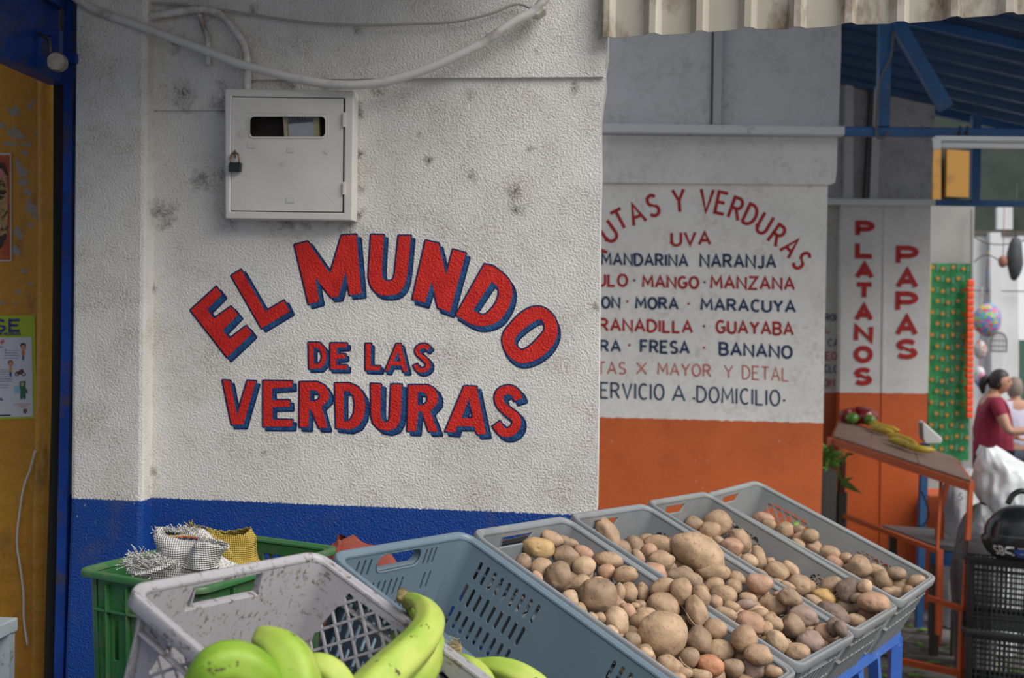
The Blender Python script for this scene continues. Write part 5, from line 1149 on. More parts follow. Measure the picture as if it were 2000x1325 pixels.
# red mesh sack standing behind the blue crate
m_rs = weave('red_mesh', (.48, .07, .055), (.55, .16, .10), 200)
rs = at(706, 1100, 2.48); gzz = ground_z(rs.y)
mb = MB(); bag_loft(mb, [(Vector((rs.x, rs.y, gzz + .005)), .10, .09), (Vector((rs.x, rs.y, .25)), .16, .13), (Vector((rs.x, rs.y, .6)), .17, .14), (Vector((rs.x + .0, rs.y, .88)), .13, .10), (at(704, 1090, 2.48), .080, .05), (at(684, 1062, 2.48), .034, .02), (at(676, 1050, 2.48), .020, .004)], seed=3, rip=.05, k1=4)
tagit(mb.obj('mesh_sack', m_rs, smooth=True), 'red mesh sack standing behind the slate blue crate', 'sack')
# black tube glimpsed through the first potato crate's handle
mb = MB(); a_, b2 = at(940, 1073, 2.46), at(1092, 1043, 2.74); d_ = (b2 - a_)
pts = [a_ - d_ * .5, a_, a_ + d_ * .5, a_ + d_ * .52, a_ + d_ * .56, a_ + d_ * .58, b2, b2 + d_ * .12]; mb.tube(pts, [.011, .011, .011, .0135, .0135, .0115, .0115, .0115], 14)
tagit(mb.obj('black_tube', nmat('black_plastic', (.015, .015, .017), .35), smooth=True), 'ribbed black tube seen through the handle hole of the first potato crate', 'tube')
# ================================================================ the far stall: orange display table
m_or = nmat('orange_paint', (.58, .115, .03), .5, pos='w', var=(.48, .09, .025), vscale=6, dirt=(.14, .07, .05), dscale=18, damt=(.6, .7))
m_bd = nmat('brown_board', (.25, .16, .12), .75, pos='w', var=(.20, .13, .10), vscale=4, dirt=(.12, .08, .06), dscale=12, damt=(.6, .75))
ZL, ZR = 6.6, 5.7
tf = empty('display_table', at(1760, 1300, 6.1), 'orange metal display table with slanted brown board, in front of orange wall', 'table')
FL_, FR_ = at(1627, 855, ZL), at(1896, 944, ZR); BL_, BR_ = at(1642, 822, ZL + .55), at(1862, 896, ZR + .75)
mb = MB(); 
for t0, t1 in ((0, .30), (.305, .655), (.66, 1)):
    mb.prism([[FL_.lerp(FR_, t0), FL_.lerp(FR_, t1), BL_.lerp(BR_, t1), BL_.lerp(BR_, t0)]], (0, 0, .012))
mb.obj('board', m_bd, tf)
dz = Vector((0, 0, -.02))
mb = MB(); mb.bar(FL_ + dz, FR_ + dz, .04, .04); mb.bar(BL_ + dz, BR_ + dz, .04, .04); mb.bar(FL_ + dz, BL_ + dz, .035, .035); mb.bar(FR_ + dz, BR_ + dz, .04, .04); mb.obj('top_frame', m_or, tf); mb = MB()
for a9, b9, w9 in ((at(1640, 1005, ZL), at(1840, 1080, ZR + .3), .025), (at(1810, 1167, ZR + .1), at(1884, 1192, ZR), .026), (at(1742, 1288, ZR + .2), at(1884, 1318, ZR), .03)):
    mb = MB(); mb.bar(a9, b9, w9); mb.obj('frame_rail', m_or, tf)
for p, b2, w_ in ((FL_, at(1617, 1100, ZL), .055), (FR_, at(1883, 1192, ZR), .0225), (BR_, at(1836, 1000, ZR + .75), .022), (BL_, at(1640, 1000, ZL + .55), .03)):
    mb = MB(); mb.bar(p, b2, w_); q2 = Vector((b2.x, b2.y, ground_z(b2.y))); mb.bar(b2, q2, w_ * 1.2 if w_ > .023 else .040); mb.obj('leg', m_or, tf)
mb = MB(); mb.bar(at(1838, 940, ZR + .2), at(1831, 1075, ZR + .2), .014); mb.bar(at(1835, 1075, ZR + .3), at(1833, 1240, ZR + .3), .030); mb.obj('middle_post', m_or, tf)
# peppers in a bag and yellow bananas on the board
def onboard(px, py, up=0):
    n_ = (FR_ - FL_).cross(BL_ - FL_).normalized(); d = ray(px, py); t = (FL_ + n_ * .0 + Vector((0, 0, .012)) - EYE).dot(n_) / d.dot(n_); return EYE + d * t + Vector((0, 0, up))
pb = empty('pepper_bag', onboard(1672, 828), 'clear bag of red and green peppers on the upper end of the board', 'peppers')
m_pr = nmat('red_pepper', (.45, .02, .02), .25); m_pg = nmat('green_pepper', (.10, .22, .03), .3)
for k, (x, y, m_, r_x) in enumerate(((1656, 816, m_pr, .05), (1668, 812, m_pg, .045), (1680, 816, m_pr, .045), (1690, 822, m_pr, .045), (1664, 822, m_pg, .04), (1699, 826, m_pg, .04))):
    mb = MB(); mb.ball(onboard(x, y + 6, .035), (r_x, .04, .035), 2, .15, k); mb.obj('pepper', m_, pb, smooth=True)
mb = MB(); mb.ball(onboard(1676, 826, .045), (.13, .06, .055), 3, .12, 3); mb.obj('plastic_wrap', nmat('clear_wrap', (.9, .9, .9), .12, trans=1.0), pb, smooth=True)
m_yb = nmat('yellow_banana', (.55, .40, .03), .5, pos='w', var=(.48, .33, .03), vscale=14, dirt=(.15, .09, .03), dscale=30, damt=(.62, .68))
def ybanana(pts, lb):
    P = catmull([onboard(x, y, .02) for x, y in pts], 5); n = len(P); mb = MB(); mb.tube(P, [.019 * min(1, .35 + 3.2 * min(i, n - 1 - i) / n) for i in range(n)], 12, sq=pent)
    return mb
by = empty('banana_bunch', onboard(1740, 850), 'small yellow bananas lying on the slanted brown board', 'bananas')
for pts in ([(1694, 832), (1715, 838), (1740, 845), (1756, 848)], [(1700, 838), (1722, 846), (1745, 851)], [(1732, 856), (1752, 860), (1775, 868), (1790, 876)], [(1735, 864), (1758, 870), (1782, 880)], [(1770, 876), (1795, 884), (1826, 887)]):
    ybanana(pts, '').obj('banana', m_yb, by, smooth=True)
# hanging scale pan: white open box on a blue post
sc = empty('scale', at(1802, 1060, 6.9), 'white scale head on a blue post behind the orange table', 'scale')
mb = MB(); mb.prism([[at(1799, 828, 6.7), at(1806, 826, 6.7), at(1842, 858, 6.7), at(1838, 867, 6.7), at(1806, 867, 6.7), at(1800, 855, 6.7)]], (.05, .2, 0)); mb.obj('scale_head', nmat('scale_white', (.55, .56, .55), .4), sc, bevel=.01)
mb = MB(); mb.prism([[at(1797, 828, 6.68), at(1803, 826, 6.68), at(1805, 864, 6.68), at(1800, 858, 6.68)]], (.0, .02, 0)); mb.obj('scale_edge', m_iron, sc)
a_ = at(1806, 866, 6.9); b2 = at(1799, 1058, 6.9)
mb = MB(); mb.bar(a_, b2, .042); mb.bar(b2, (b2.x, b2.y, ground_z(b2.y)), .042); mb.obj('post', m_bluep, sc)
mb = MB(); mb.tube(catmull([at(1800, 960, 6.85), at(1812, 990, 6.82), at(1814, 1010, 6.82), at(1804, 1026, 6.82), at(1794, 1028, 6.82)], 5), .005, 6); mb.obj('cord', m_dark, sc, smooth=True)
# orange box, blue bench, sacks
def box(name, p0, p1, depth, z0, mat, label, cat, parent=None):
    """upright box whose front face top edge runs p0-p1 down to height z0"""
    d = (p1 - p0); d.z = 0; n_ = Vector((-d.y, d.x, 0)).normalized() * depth
    mb = MB(); mb.prism([[p0, p1, Vector((p1.x, p1.y, z0)), Vector((p0.x, p0.y, z0))]], n_); return tagit(mb.obj(name, mat, parent, bevel=.008), label, cat)
p = at(1814, 968, 7.4); box('orange_cabinet', p, at(1863, 968, 7.4), .3, ground_z(7.5), m_or, 'plain orange box standing right of the blue scale post', 'box')
bt = empty('blue_bench', at(1850, 1200, 6.5), 'blue bench with dark legs behind the orange table', 'bench')
c0, c1 = at(1822, 1063, 6.2), at(1885, 1070, 6.2)
mb = MB(); mb.prism([[c0, c1, c1 + Vector((.05, .55, 0)), c0 + Vector((-.1, .55, 0))]], (0, 0, -.03)); mb.obj('bench_top', nmat('dull_metal', (.12, .125, .13), .5), bt)
mb = MB(); mb.bar(c0 + Vector((0, .02, -.07)), c1 + Vector((0, .02, -.07)), .03, .09); mb.obj('apron', m_bluep, bt)
for q in (c0 + Vector((.03, .03, 0)), c1 + Vector((-.03, .03, 0)), c0 + Vector((-.05, .5, 0)), c1 + Vector((.02, .5, 0))):
    mb = MB(); mb.bar((q.x, q.y, q.z - .03), (q.x, q.y, ground_z(q.y)), .04); mb.obj('leg', m_iron, bt)
m_sk = nmat('grey_white_sack', (.50, .51, .53), .8, pos='w', var=(.40, .41, .43), vscale=9, bump=.5, bscale=30, bdist=.01)
def bagobj(name, rows, mat, label, cat, **kw):
    mb = MB(); bag_loft(mb, rows, **kw); n0 = len(mb.v); 
    return tagit(mb.obj(name, mat, smooth=True), label, cat)
def V3(x, y, z): return Vector((x, y, z))
q = at(1878, 1000, 6.9); qz = ground_z(q.y)
ws = bagobj('grain_sack', [(V3(q.x, q.y, qz + .01), .10, .09), (V3(q.x, q.y, qz + .3), .14, .12), (V3(q.x, q.y, q.z - .1), .12, .11), (at(1876, 955, 6.9), .10, .08), (at(1880, 930, 6.9), .04, .03)], m_sk, 'off-white printed sack standing behind the right leg of orange table', 'sack', seed=4, rip=.04)
tb = MB(); SP = Plane(1878, 975, 6.76, 0); word(tb, SP, 'S', 1873, 977, 1880, 977, 13, 2.4, 0); word(tb, SP, 'A', 1866, 1004, 1873, 1004, 12, 2.2, 0)
o = tb.obj('sack_print', col('print_grey', (.10, .11, .13)), None, fix=False); mw_ = o.matrix_basis.copy(); o.parent = ws; o.matrix_parent_inverse = Matrix.Identity(4); o.matrix_basis = Matrix.Translation(o.location - ws.location)
q = at(1905, 1000, 7.2)
bagobj('grain_sack', [(V3(q.x, q.y, ground_z(q.y) + .01), .12, .1), (V3(q.x, q.y, .2), .16, .12), (at(1905, 985, 7.2), .14, .12), (at(1902, 935, 7.2), .12, .08), (at(1905, 915, 7.2), .06, .04)], nmat('white_sack_far', (.60, .62, .64), .7, pos='w', var=(.48, .5, .52), vscale=9, bump=.5, bscale=30, bdist=.01), 'white sack slumped between printed sack and clear plastic bag', 'sack', seed=7, rip=.05)
q = at(1912, 1030, 6.0)
bagobj('dark_sack', [(V3(q.x, q.y, ground_z(q.y) + .01), .10, .10), (V3(q.x, q.y, .25), .13, .12), (at(1912, 1055, 6.0), .115, .10), (at(1912, 1015, 6.0), .085, .08), (at(1915, 985, 6.0), .03, .03)], nmat('grey_plastic_bag', (.13, .135, .145), .35, pos='w', bump=.6, bscale=14, bdist=.02), 'dark grey plastic bag standing left of the motorcycle helmet', 'bag', seed=6, rip=.06)
m_pl = nmat('white_plastic_bag', (.78, .81, .84), .25, pos='w', bump=.9, bscale=9, bdist=.04, bdet=1)
q = at(1965, 940, 6.2)
bagobj('plastic_bag', [(V3(q.x, q.y + .1, ground_z(q.y) + .01), .12, .12), (V3(q.x, q.y + .1, .3), .18, .15), (at(1962, 1010, 6.25), .13, .12), (at(1960, 965, 6.2), .16, .13), (at(1958, 925, 6.2), .165, .12), (at(1945, 895, 6.2), .11, .08), (at(1930, 872, 6.2), .045, .03)], m_pl, 'large white translucent plastic bag bulging behind the helmet', 'bag', seed=2, rip=.03, k1=5, nz=.12)
# black crate with the helmet on it
m_bk = nmat('crate_black', (.022, .024, .026), .5, dirt=(.12, .11, .10), dscale=10, damt=(.6, .8))
bz = at(1880, 1085, 5.35); gb = ground_z(5.3)
az = .40; Rb = [[math.cos(az), math.sin(az), 0], [-math.sin(az), math.cos(az) * 1.0, 0], [0, 0, -1]]
Rb = [[math.cos(az), -math.sin(az), 0], [-math.sin(az), -math.cos(az), 0], [0, 0, -1]]
bkP = lambda z: (bz.x + math.sin(az) * .42, bz.y + math.cos(az) * .42, z)
make_crate('black_crate', bkP(bz.z), Rb, .62, .42, (bz.z - gb - .01) / 2, m_bk, 'black slatted crate under the motorcycle helmet, upper of two', 'basket', 'black crates at the right', rimw=.018, inset=.012)
make_crate('black_crate', bkP(bz.z - (bz.z - gb - .01) / 2), Rb, .62, .42, (bz.z - gb - .01) / 2 - .013, m_bk, 'black slatted crate on the ground, lower of two at far right', 'basket', 'black crates at the right', rimw=.018, inset=.012)
mb = MB(); mb.prism([[Vector(bkP(bz.z + .009)) + Matrix(Rb) @ V3(x_, y_, 0) for x_, y_ in ((.02, .02), (.60, .02), (.60, .40), (.02, .40))]], (0, 0, -.008)); lid = tagit(mb.obj('crate_board', m_bk), 'black board covering the upper black crate', 'board')
m_hb = nmat('helmet_black', (.013, .014, .016), .28); hc = at(1992, 1022, 5.25)
hm = empty('motorcycle_helmet', (hc.x, hc.y, bz.z + .005), 'black and blue motorcycle helmet resting on the black crate', 'helmet')
bm = MB(); bm.ball((0, 0, 0), 1, 4); vs = []
for v in bm.v:
    k = Vector((v.x * .155, v.y * .125, v.z * .135))
    if v.z < -.3: k.x *= 1 + .08 * (-.3 - v.z); k.z = max(k.z, -.118)
    if v.x < -.5 and v.z < -.1: k.x -= .02
    vs.append(Vector((hc.x, hc.y, bz.z + .124)) + k)
bm.v = vs; bm.obj('shell', m_hb, hm, smooth=True)
def hsurf(az, el, r=1.012):   # on the helmet shell, azimuth from facing camera (-y) toward -x
    v = Vector((-math.sin(az) * math.cos(el), -math.cos(az) * math.cos(el), math.sin(el))); k = Vector((v.x * .155, v.y * .125, v.z * .135)) * r
    if v.x < -.5 and v.z < -.1: k.x -= .02
    return Vector((hc.x, hc.y, bz.z + .124)) + k
def hpatch(name, a0, a1, e0, e1, mat, r=1.03, sk=0, n=10):
    mb = MB(); vs = [hsurf(a0 + (a1 - a0) * i / n + sk * j / 3, e0 + (e1 - e0) * j / 3, r) for j in range(4) for i in range(n + 1)]
    mb.add(vs, [(j * (n + 1) + i, j * (n + 1) + i + 1, (j + 1) * (n + 1) + i + 1, (j + 1) * (n + 1) + i) for j in range(3) for i in range(n)]); mb.obj(name, mat, hm, smooth=True)
m_hblue = nmat('helmet_blue', (.02, .06, .30), .2); m_hgrey = nmat('helmet_grey', (.35, .37, .40), .25)
hpatch('blue_stripe', -1.2, .38, -.72, -.40, m_hblue, sk=.15); hpatch('grey_stripe', -1.2, .36, -.37, -.33, m_hgrey, 1.03, sk=.05); hpatch('grey_stripe', -1.2, .3, -.58, -.54, m_hgrey, 1.036, sk=.05); hpatch('grey_stripe', -1.0, .9, .02, .05, nmat('helmet_line', (.12, .13, .14), .3), sk=.12)
hpatch('visor', .95, 1.9, -.05, .5, nmat('visor', (.02, .02, .022), .05), 1.02)
tb = MB(); HSF = lambda x, y, off=0: hsurf(1.02 - x * .0155, -.62 + (14 - y) * .022, 1.035)
word(tb, HSF, 'SBC', 0, 14, 34, 14, 14, 3.4, .0); tb.obj('helmet_lettering', nmat('helmet_letter', (.55, .56, .58), .3), hm, fix=False)
# handlebar mirror-like second helmet piece behind
mb = MB(); mb.tube(catmull([at(1968, 985, 5.5), at(1978, 968, 5.5), at(1992, 960, 5.5), at(2010, 962, 5.5)], 5), .014, 10); tagit(mb.obj('black_strap', m_hb, smooth=True), 'black rounded band arching just above the helmet', 'strap')
# ================================================================ green wrap, orange string, things hanging
GW_ = Plane(1855, 700, 8.98, 0)
m_gw = nmat('green_wrap', (.02, .20, .06), .25, pos='w', var=(.015, .15, .05), vscale=5, bump=.4, bscale=10, bdist=.02)
gp = empty('gift_wrap_sheet', GW_(1855, 900), 'green glossy wrapping sheet with orange dots hanging beside the white pilaster', 'sheet')
NX, NY = 8, 30; vs = []
for j in range(NY + 1):
    for i in range(NX + 1):
        x = 1816 + (1896 - 1816) * i / NX - 4 * j / NY; y = 515 + (900 - 515) * j / NY
        vs.append(GW_(x, y, .02 + .012 * math.sin(i * 1.3 + j * .4)))
k = len(vs); vs += [v + Vector((0, .004, 0)) for v in vs]; fs = []
for j in range(NY):
    for i in range(NX):
        a = j * (NX + 1) + i; fs += [(a, a + 1, a + NX + 2, a + NX + 1), (k + a, k + a + NX + 1, k + a + NX + 2, k + a + 1)]
mb = MB(); mb.add(vs, fs); mb.obj('sheet', m_gw, gp, smooth=True, fix=False)
md = MB(); mg_ = MB(); my = MB()
for j in range(17):
    for i in range(4):
        x = 1822 + i * 20 + (10 if j % 2 else 0) - j * .2; y = 522 + j * 22 + (i % 2) * 3
        if x > 1890: continue
        md.prism([[GW_(x + 4 * math.cos(q * .785), y + 4 * math.sin(q * .785), .040) for q in range(8)]], (0, .002, 0))
        for s in range(3): mg_.prism([[GW_(x + 7, y - 4 + s * 4, .040), GW_(x + 13, y - 5 + s * 4, .040), GW_(x + 13, y - 3.6 + s * 4, .040), GW_(x + 7, y - 2.6 + s * 4, .040)]], (0, .002, 0))
md.obj('printed_dot', col('wrap_orange', (.42, .17, .02), .4), gp); mg_.obj('printed_mark', col('wrap_pale', (.16, .30, .20), .4), gp)
my.bar(GW_(1817, 515, .045), GW_(1811, 768, .045), .012, .01, up=GW_.n); my.obj('yellow_edge', col('wrap_yellow', (.5, .45, .08)), gp)
os_ = empty('orange_garland', GW_(1897, 815, .3), 'bright orange string of small packets hanging along the green sheet edge', 'garland')
m_os = nmat('fluorescent_orange', (.80, .075, .01), .4, emit=(1, .10, .01), estr=.0)
rg = random.Random(2); mb = MB(); y = 546
while y < 815:
    h = rg.uniform(9, 14); mb.prism([[GW_(1890.5 - (y - 546) * .008, y, .11), GW_(1903 - (y - 546) * .008, y + 1, .11), GW_(1903 - (y - 546) * .008, y + h, .11), GW_(1890.5 - (y - 546) * .008, y + h - 1, .11)]], (rg.uniform(-.01, .01), .05, 0)); y += h + .6
mb.obj('packets', m_os, os_, bevel=.006)
mb = MB(); mb.tube([GW_(1897, 410, .03), GW_(1895, 815, .08)], .004, 5); mb.obj('string', m_iron, os_)
HG = Plane(1930, 620, 10.5, 0)
def hang(name, x, y, a, b, mat, label, cat, seed=1, nz=.15, d=.1):
    c = HG(x, y); r = (a * 10.5 / FPX, d, b * 10.5 / FPX); mb = MB(); mb.ball(c, r, 3, nz, seed); mb.tube([c + V3(0, 0, r[2] * .8), c + V3(0, 0, r[2] + .5)], .004, 5)
    return tagit(mb.obj(name, mat, smooth=True), label, cat)
def multi(name, cols, sc=18):
    m = bpy.data.materials.new(name); m.use_nodes = True; N = m.node_tree.nodes; Lk = m.node_tree.links; v = N.new('ShaderNodeTexVoronoi'); v.inputs['Scale'].default_value = sc; g_ = N.new('ShaderNodeNewGeometry'); Lk.new(g_.outputs['Position'], v.inputs[0])
    r = N.new('ShaderNodeValToRGB'); r.color_ramp.interpolation = 'CONSTANT'; sp = N.new('ShaderNodeSeparateColor'); Lk.new(v.outputs['Color'], sp.inputs[0]); Lk.new(sp.outputs[0], r.inputs[0])
    e = r.color_ramp.elements
    while len(e) < len(cols): e.new(.5)
    for i, c in enumerate(cols): e[i].position = i / len(cols); e[i].color = (*c, 1)
    Lk.new(r.outputs[0], N['Principled BSDF'].inputs['Base Color']); return m
hang('toy_bag', 1928, 625, 28, 32, multi('toy_colours', [(.1, .2, .6), (.6, .45, .08), (.6, .08, .12), (.1, .35, .6), (.2, .45, .2), (.6, .2, .45)], 34), 'round bag of multicoloured toys hanging by the white wall', 'toys', 3)
hang('small_parcel', 1915, 683, 13, 18, multi('parcel_colours', [(.55, .50, .46), (.5, .2, .2), (.5, .48, .46)], 25), 'pale pinkish parcel hanging under the toy bag', 'parcel', 5, d=.05)
hang('small_parcel', 1913, 735, 11, 20, multi('parcel_colours2', [(.62, .22, .4), (.6, .6, .62), (.2, .4, .65)], 14), 'pink and blue parcel hanging beside the woman\'s head', 'parcel', 8, d=.05)
hang('dark_bag', 1982, 505, 15, 42, nmat('dark_bag', (.05, .055, .06), .6), 'long dark grey bag hanging high at the far right', 'bag', 2, d=.08)
hang('clay_pot', 1959, 511, 9, 12, nmat('clay', (.36, .16, .11), .7), 'small reddish clay pot hanging left of the dark bag', 'pot', 1, nz=.03, d=.045)
# bird cage
cg = empty('bird_cage', HG(1950, 685), 'empty wire bird cage hanging below the toy bag', 'cage'); mb = MB()
cc = HG(1951, 672); 
for k in range(12):
    a = 6.2832 * k / 12; mb.tube(catmull([cc + V3(.07 * math.cos(a), .07 * math.sin(a), -.07), cc + V3(.07 * math.cos(a), .07 * math.sin(a), .03), cc + V3(.045 * math.cos(a), .045 * math.sin(a), .09), cc + V3(0, 0, .11)], 3), .0025, 4)
for z in (-.07, -.02, .03): mb.tube([cc + V3(.07 * math.cos(i * .5236), .07 * math.sin(i * .5236), z) for i in range(13)], .003, 4)
mb.obj('wire_frame', m_iron, cg); mb = MB(); mb.tube([cc + V3(0, 0, -.075), cc + V3(0, 0, -.068)], .072, 16); mb.obj('tray', m_iron, cg)
for i, (pts) in enumerate(([(1900, 462), (1930, 476), (1970, 477), (2010, 468)], [(1928, 470), (1930, 500), (1927, 540), (1928, 575)], [(1903, 512), (1915, 502), (1928, 498), (1945, 505), (1960, 515)])):
    mb = MB(); mb.tube(catmull([HG(x, y) for x, y in pts], 5), .006, 5); tagit(mb.obj('hanging_wire', m_iron, smooth=True), ['sagging wire high across the far white wall', 'vertical hanging wire on the far white wall', 'hooked wire running left of the clay pot'][i], 'wire')
# black bin and greens beside the second wall
q = at(1612, 940, 5.9); bn_ = empty('waste_bin', (q.x, q.y, ground_z(q.y)), 'slim black bin with leaves between the walls, left of orange table', 'bin')
mb = MB(); mb.bar(at(1613, 915, 6.3), V3(at(1613, 915, 6.3).x, at(1613, 915, 6.3).y, ground_z(6.3)), .055, .25); mb.obj('bin_body', m_iron, bn_)
m_leaf = nmat('green_leaf', (.08, .19, .03), .5, pos='w', var=(.14, .26, .05), vscale=10)
def leaf(mb, c, l, w, d, n_):
    d = d.normalized(); s = d.cross(n_).normalized(); pts = [c, c + d * l * .3 + s * w, c + d * l * .7 + s * w * .7, c + d * l, c + d * l * .7 - s * w * .7, c + d * l * .3 - s * w, c + d * l * .5 + n_ * w * .4]
    mb.add([Vector(p) for p in pts], [(0, 1, 6), (1, 2, 6), (2, 3, 6), (3, 4, 6), (4, 5, 6), (5, 0, 6)])
rg = random.Random(6); mb = MB()
for k in range(26): leaf(mb, at(rg.uniform(1606, 1620), rg.uniform(880, 920), 6.2), rg.uniform(.05, .11), .015, V3(rg.uniform(-1, 1), rg.uniform(-1, 0), rg.uniform(-.3, 1)), V3(0, -1, .2))
q2 = mb.obj('leaves', m_leaf, bn_, fix=False); q2['kind'] = 'stuff'
hb = empty('herb_bundle', at(1643, 950, 6.55), 'thin green herb bundle with dark base tied at the orange table leg', 'herbs'); mb = MB()
for k in range(14): leaf(mb, at(rg.uniform(1640, 1650), rg.uniform(885, 955), 6.5), rg.uniform(.05, .12), .010, V3(rg.uniform(-.6, 1), -.3, rg.uniform(-1, .6)), V3(0, -1, .2))
mb.obj('leaves', m_leaf, hb, fix=False)['kind'] = 'stuff'
mb = MB(); mb.tube([at(1645, 900, 6.6), at(1643, 962, 6.6)], .022, 10); mb.obj('stems', nmat('herb_stems', (.25, .09, .07), .7), hb); mb = MB(); mb.tube([at(1643, 962, 6.6), at(1642, 1000, 6.6), V3(at(1642, 1000, 6.6).x, at(1642, 1000, 6.6).y, ground_z(6.6))], .036, 12); mb.obj('base', m_iron, hb)
# litter on the ground
rg = random.Random(12); mb = MB(); md = MB()
for k in range(420):
    x = rg.uniform(1.3, 3.3); y = rg.uniform(3.9, 7.0); c = V3(x, y, ground_z(y) + .006)
    (leaf(mb, c, rg.uniform(.04, .16), rg.uniform(.006, .03), V3(rg.uniform(-1, 1), rg.uniform(-1, 1), rg.uniform(0, .15)), V3(0, 0, 1)) if rg.random() < .5 else leaf(md, c, rg.uniform(.04, .2), rg.uniform(.004, .014), V3(rg.uniform(-1, 1), rg.uniform(-1, 1), rg.uniform(0, .1)), V3(0, 0, 1)))
tagit(mb.obj('green_leaf_litter', m_leaf, fix=False), 'green leaves strewn on the ground by the orange table', 'leaves', None, 'stuff'); tagit(md.obj('dry_husk_litter', nmat('dry_husk', (.36, .30, .18), .8, pos='w', var=(.28, .33, .15), vscale=5), fix=False), 'pale dry husks strewn on the ground by the orange table', 'husks', None, 'stuff')
# greens and limes beyond the last crate
lg = Vector((1.55, 4.35, 0)); mb = MB()
gx = at(1550, 1022, 4.15)
vb = empty('vegetable_tray', (gx.x, gx.y, ground_z(gx.y)), 'stand of green limes and leaves seen through the last potato crate lattice', 'limes')
mb = MB(); mb.box((gx.x - .30, gx.y - .12, gx.z - .16), (gx.x + .25, gx.y + .2, gx.z - .10)); mb.obj('tray', m_bd, vb)
for dx, dy in ((-.27, -.1), (.22, -.1), (-.27, .17), (.22, .17)): mb = MB(); mb.bar((gx.x + dx, gx.y + dy, gx.z - .12), (gx.x + dx, gx.y + dy, ground_z(gx.y + dy)), .03); mb.obj('leg', m_bd, vb)
m_lime = nmat('lime_skin', (.16, .32, .02), .35, var=(.24, .40, .04), vscale=20)
for k in range(22):
    mb = MB(); c = V3(gx.x + rg.uniform(-.24, .2), gx.y + rg.uniform(-.1, .15), gx.z - .075 + (.035 if k % 3 == 0 else 0)); mb.ball(c, rg.uniform(.024, .03), 2, .05, k)
    tagit(mb.obj('lime', m_lime, smooth=True), 'green lime in the tray behind the last potato crate', 'lime', 'limes behind the last crate')
# ================================================================ people
m_skin = nmat('skin', (.42, .22, .145), .5, sss=.05); m_hair = nmat('hair_black', (.014, .010, .010), .45); m_shirt = nmat('maroon_shirt', (.22, .008, .035), .8, bump=.3, bscale=12, bdist=.01); m_pants = nmat('dark_trousers', (.03, .035, .06), .8)
def skin(name, joints, edges, mat, parent, sub=2):
    me = bpy.data.meshes.new(name); me.from_pydata([Vector(j[0]) for j in joints], edges, [])
    o = link(name, me, mat, parent, world=True)
    o.modifiers.new('skin', 'SKIN')
    if not me.skin_vertices: bpy.context.view_layer.objects.active = o
    sv = me.skin_vertices[0].data if me.skin_vertices else None
    if sv:
        for i, j in enumerate(joints):
            r = j[1]; sv[i].radius = (r, r) if not hasattr(r, '__len__') else r
        sv[0].use_root = True
    s = o.modifiers.new('sub', 'SUBSURF'); s.levels = sub; s.render_levels = sub; return o
def head(parent, c, fwd, h, skinm, tilt=0):
    """c centre of the head, fwd facing direction, h chin-to-crown height"""
    fwd = fwd.normalized(); up = V3(0, 0, 1); sd_ = fwd.cross(up).normalized(); up = sd_.cross(fwd); bm = bmesh.new(); bmesh.ops.create_icosphere(bm, subdivisions=4, radius=1); vs = []
    for v in bm.verts:
        x, y, z = v.co            # x forward, y side, z up
        k = 1.0; X = x * .40 * h; Y = y * .33 * h; Z = z * .5 * h
        if z < 0: Y *= 1 + .32 * z; X *= 1 + (.10 * z if x > 0 else .30 * z)
        if x > .3: X *= 1 - .05 * abs(y)
        def bumpy(px, py, pz, r, a): return a * h * math.exp(-(((x - px) ** 2 + (y - py) ** 2 + (z - pz) ** 2) / r ** 2))
        X += bumpy(.98, 0, -.12, .16, .075) + bumpy(.95, 0, -.02, .14, .03) - bumpy(.92, .33, .08, .16, .045) - bumpy(.92, -.33, .08, .16, .045) + bumpy(.9, 0, -.45, .18, .025) + bumpy(.8, 0, -.72, .2, .04) + bumpy(.95, 0, .28, .3, .02)
        vs.append(c + fwd * X + sd_ * Y + up * Z)
    mb = MB(); mb.add(vs, [tuple(v.index for v in f.verts) for f in bm.faces]); bm.free(); mb.obj('head', skinm, parent, smooth=True)
    for s in (1, -1):
        mb = MB(); mb.ball(c + sd_ * s * .325 * h - fwd * .02 * h - up * .06 * h, (.05 * h, .03 * h, .11 * h), 2); mb.obj('ear', skinm, parent, smooth=True)
        mb = MB(); mb.ball(c + fwd * .345 * h + sd_ * s * .125 * h + up * .045 * h, .035 * h, 2); mb.obj('eye', nmat('eye', (.03, .02, .018), .2), parent, smooth=True)
        mb = MB(); mb.tube([c + fwd * .355 * h + sd_ * s * .07 * h + up * .12 * h, c + fwd * .35 * h + sd_ * s * .18 * h + up * .125 * h], .010 * h, 6); mb.obj('eyebrow', m_hair, parent)
    mb = MB(); mb.tube([c + fwd * .345 * h + sd_ * .09 * h - up * .235 * h, c + fwd * .385 * h - up * .225 * h, c + fwd * .345 * h - sd_ * .09 * h - up * .235 * h], .016 * h, 6); mb.obj('mouth', nmat('lips', (.35, .10, .09), .5), parent, smooth=True)
    return fwd, sd_, up
def hand_joints(J, E, i0, w, d, side, up, cup=.3):
    """palm plus four fingers and thumb from wrist index i0"""
    b = len(J); J.append((w + d * .05, (.030, .016))); E.append((i0, b)); J.append((w + d * .085, (.034, .014))); E.append((b, b + 1))
    for k, (o_, l) in enumerate(((-.030, .055), (-.010, .065), (.010, .062), (.028, .048))):
        q = len(J); base = w + d * .10 + side * o_; J.append((base, .0095)); E.append((b + 1, q)); J.append((base + d * l * .55 - up * cup * .01, .0085)); E.append((q, q + 1)); J.append((base + d * l * .9 - up * (.012 + cup * .03), .0075)); E.append((q + 1, q + 2))
    q = len(J); J.append((w + d * .045 - side * .040, .011)); E.append((b, q)); J.append((w + d * .085 - side * .055 - up * .01, .009)); E.append((q, q + 1))
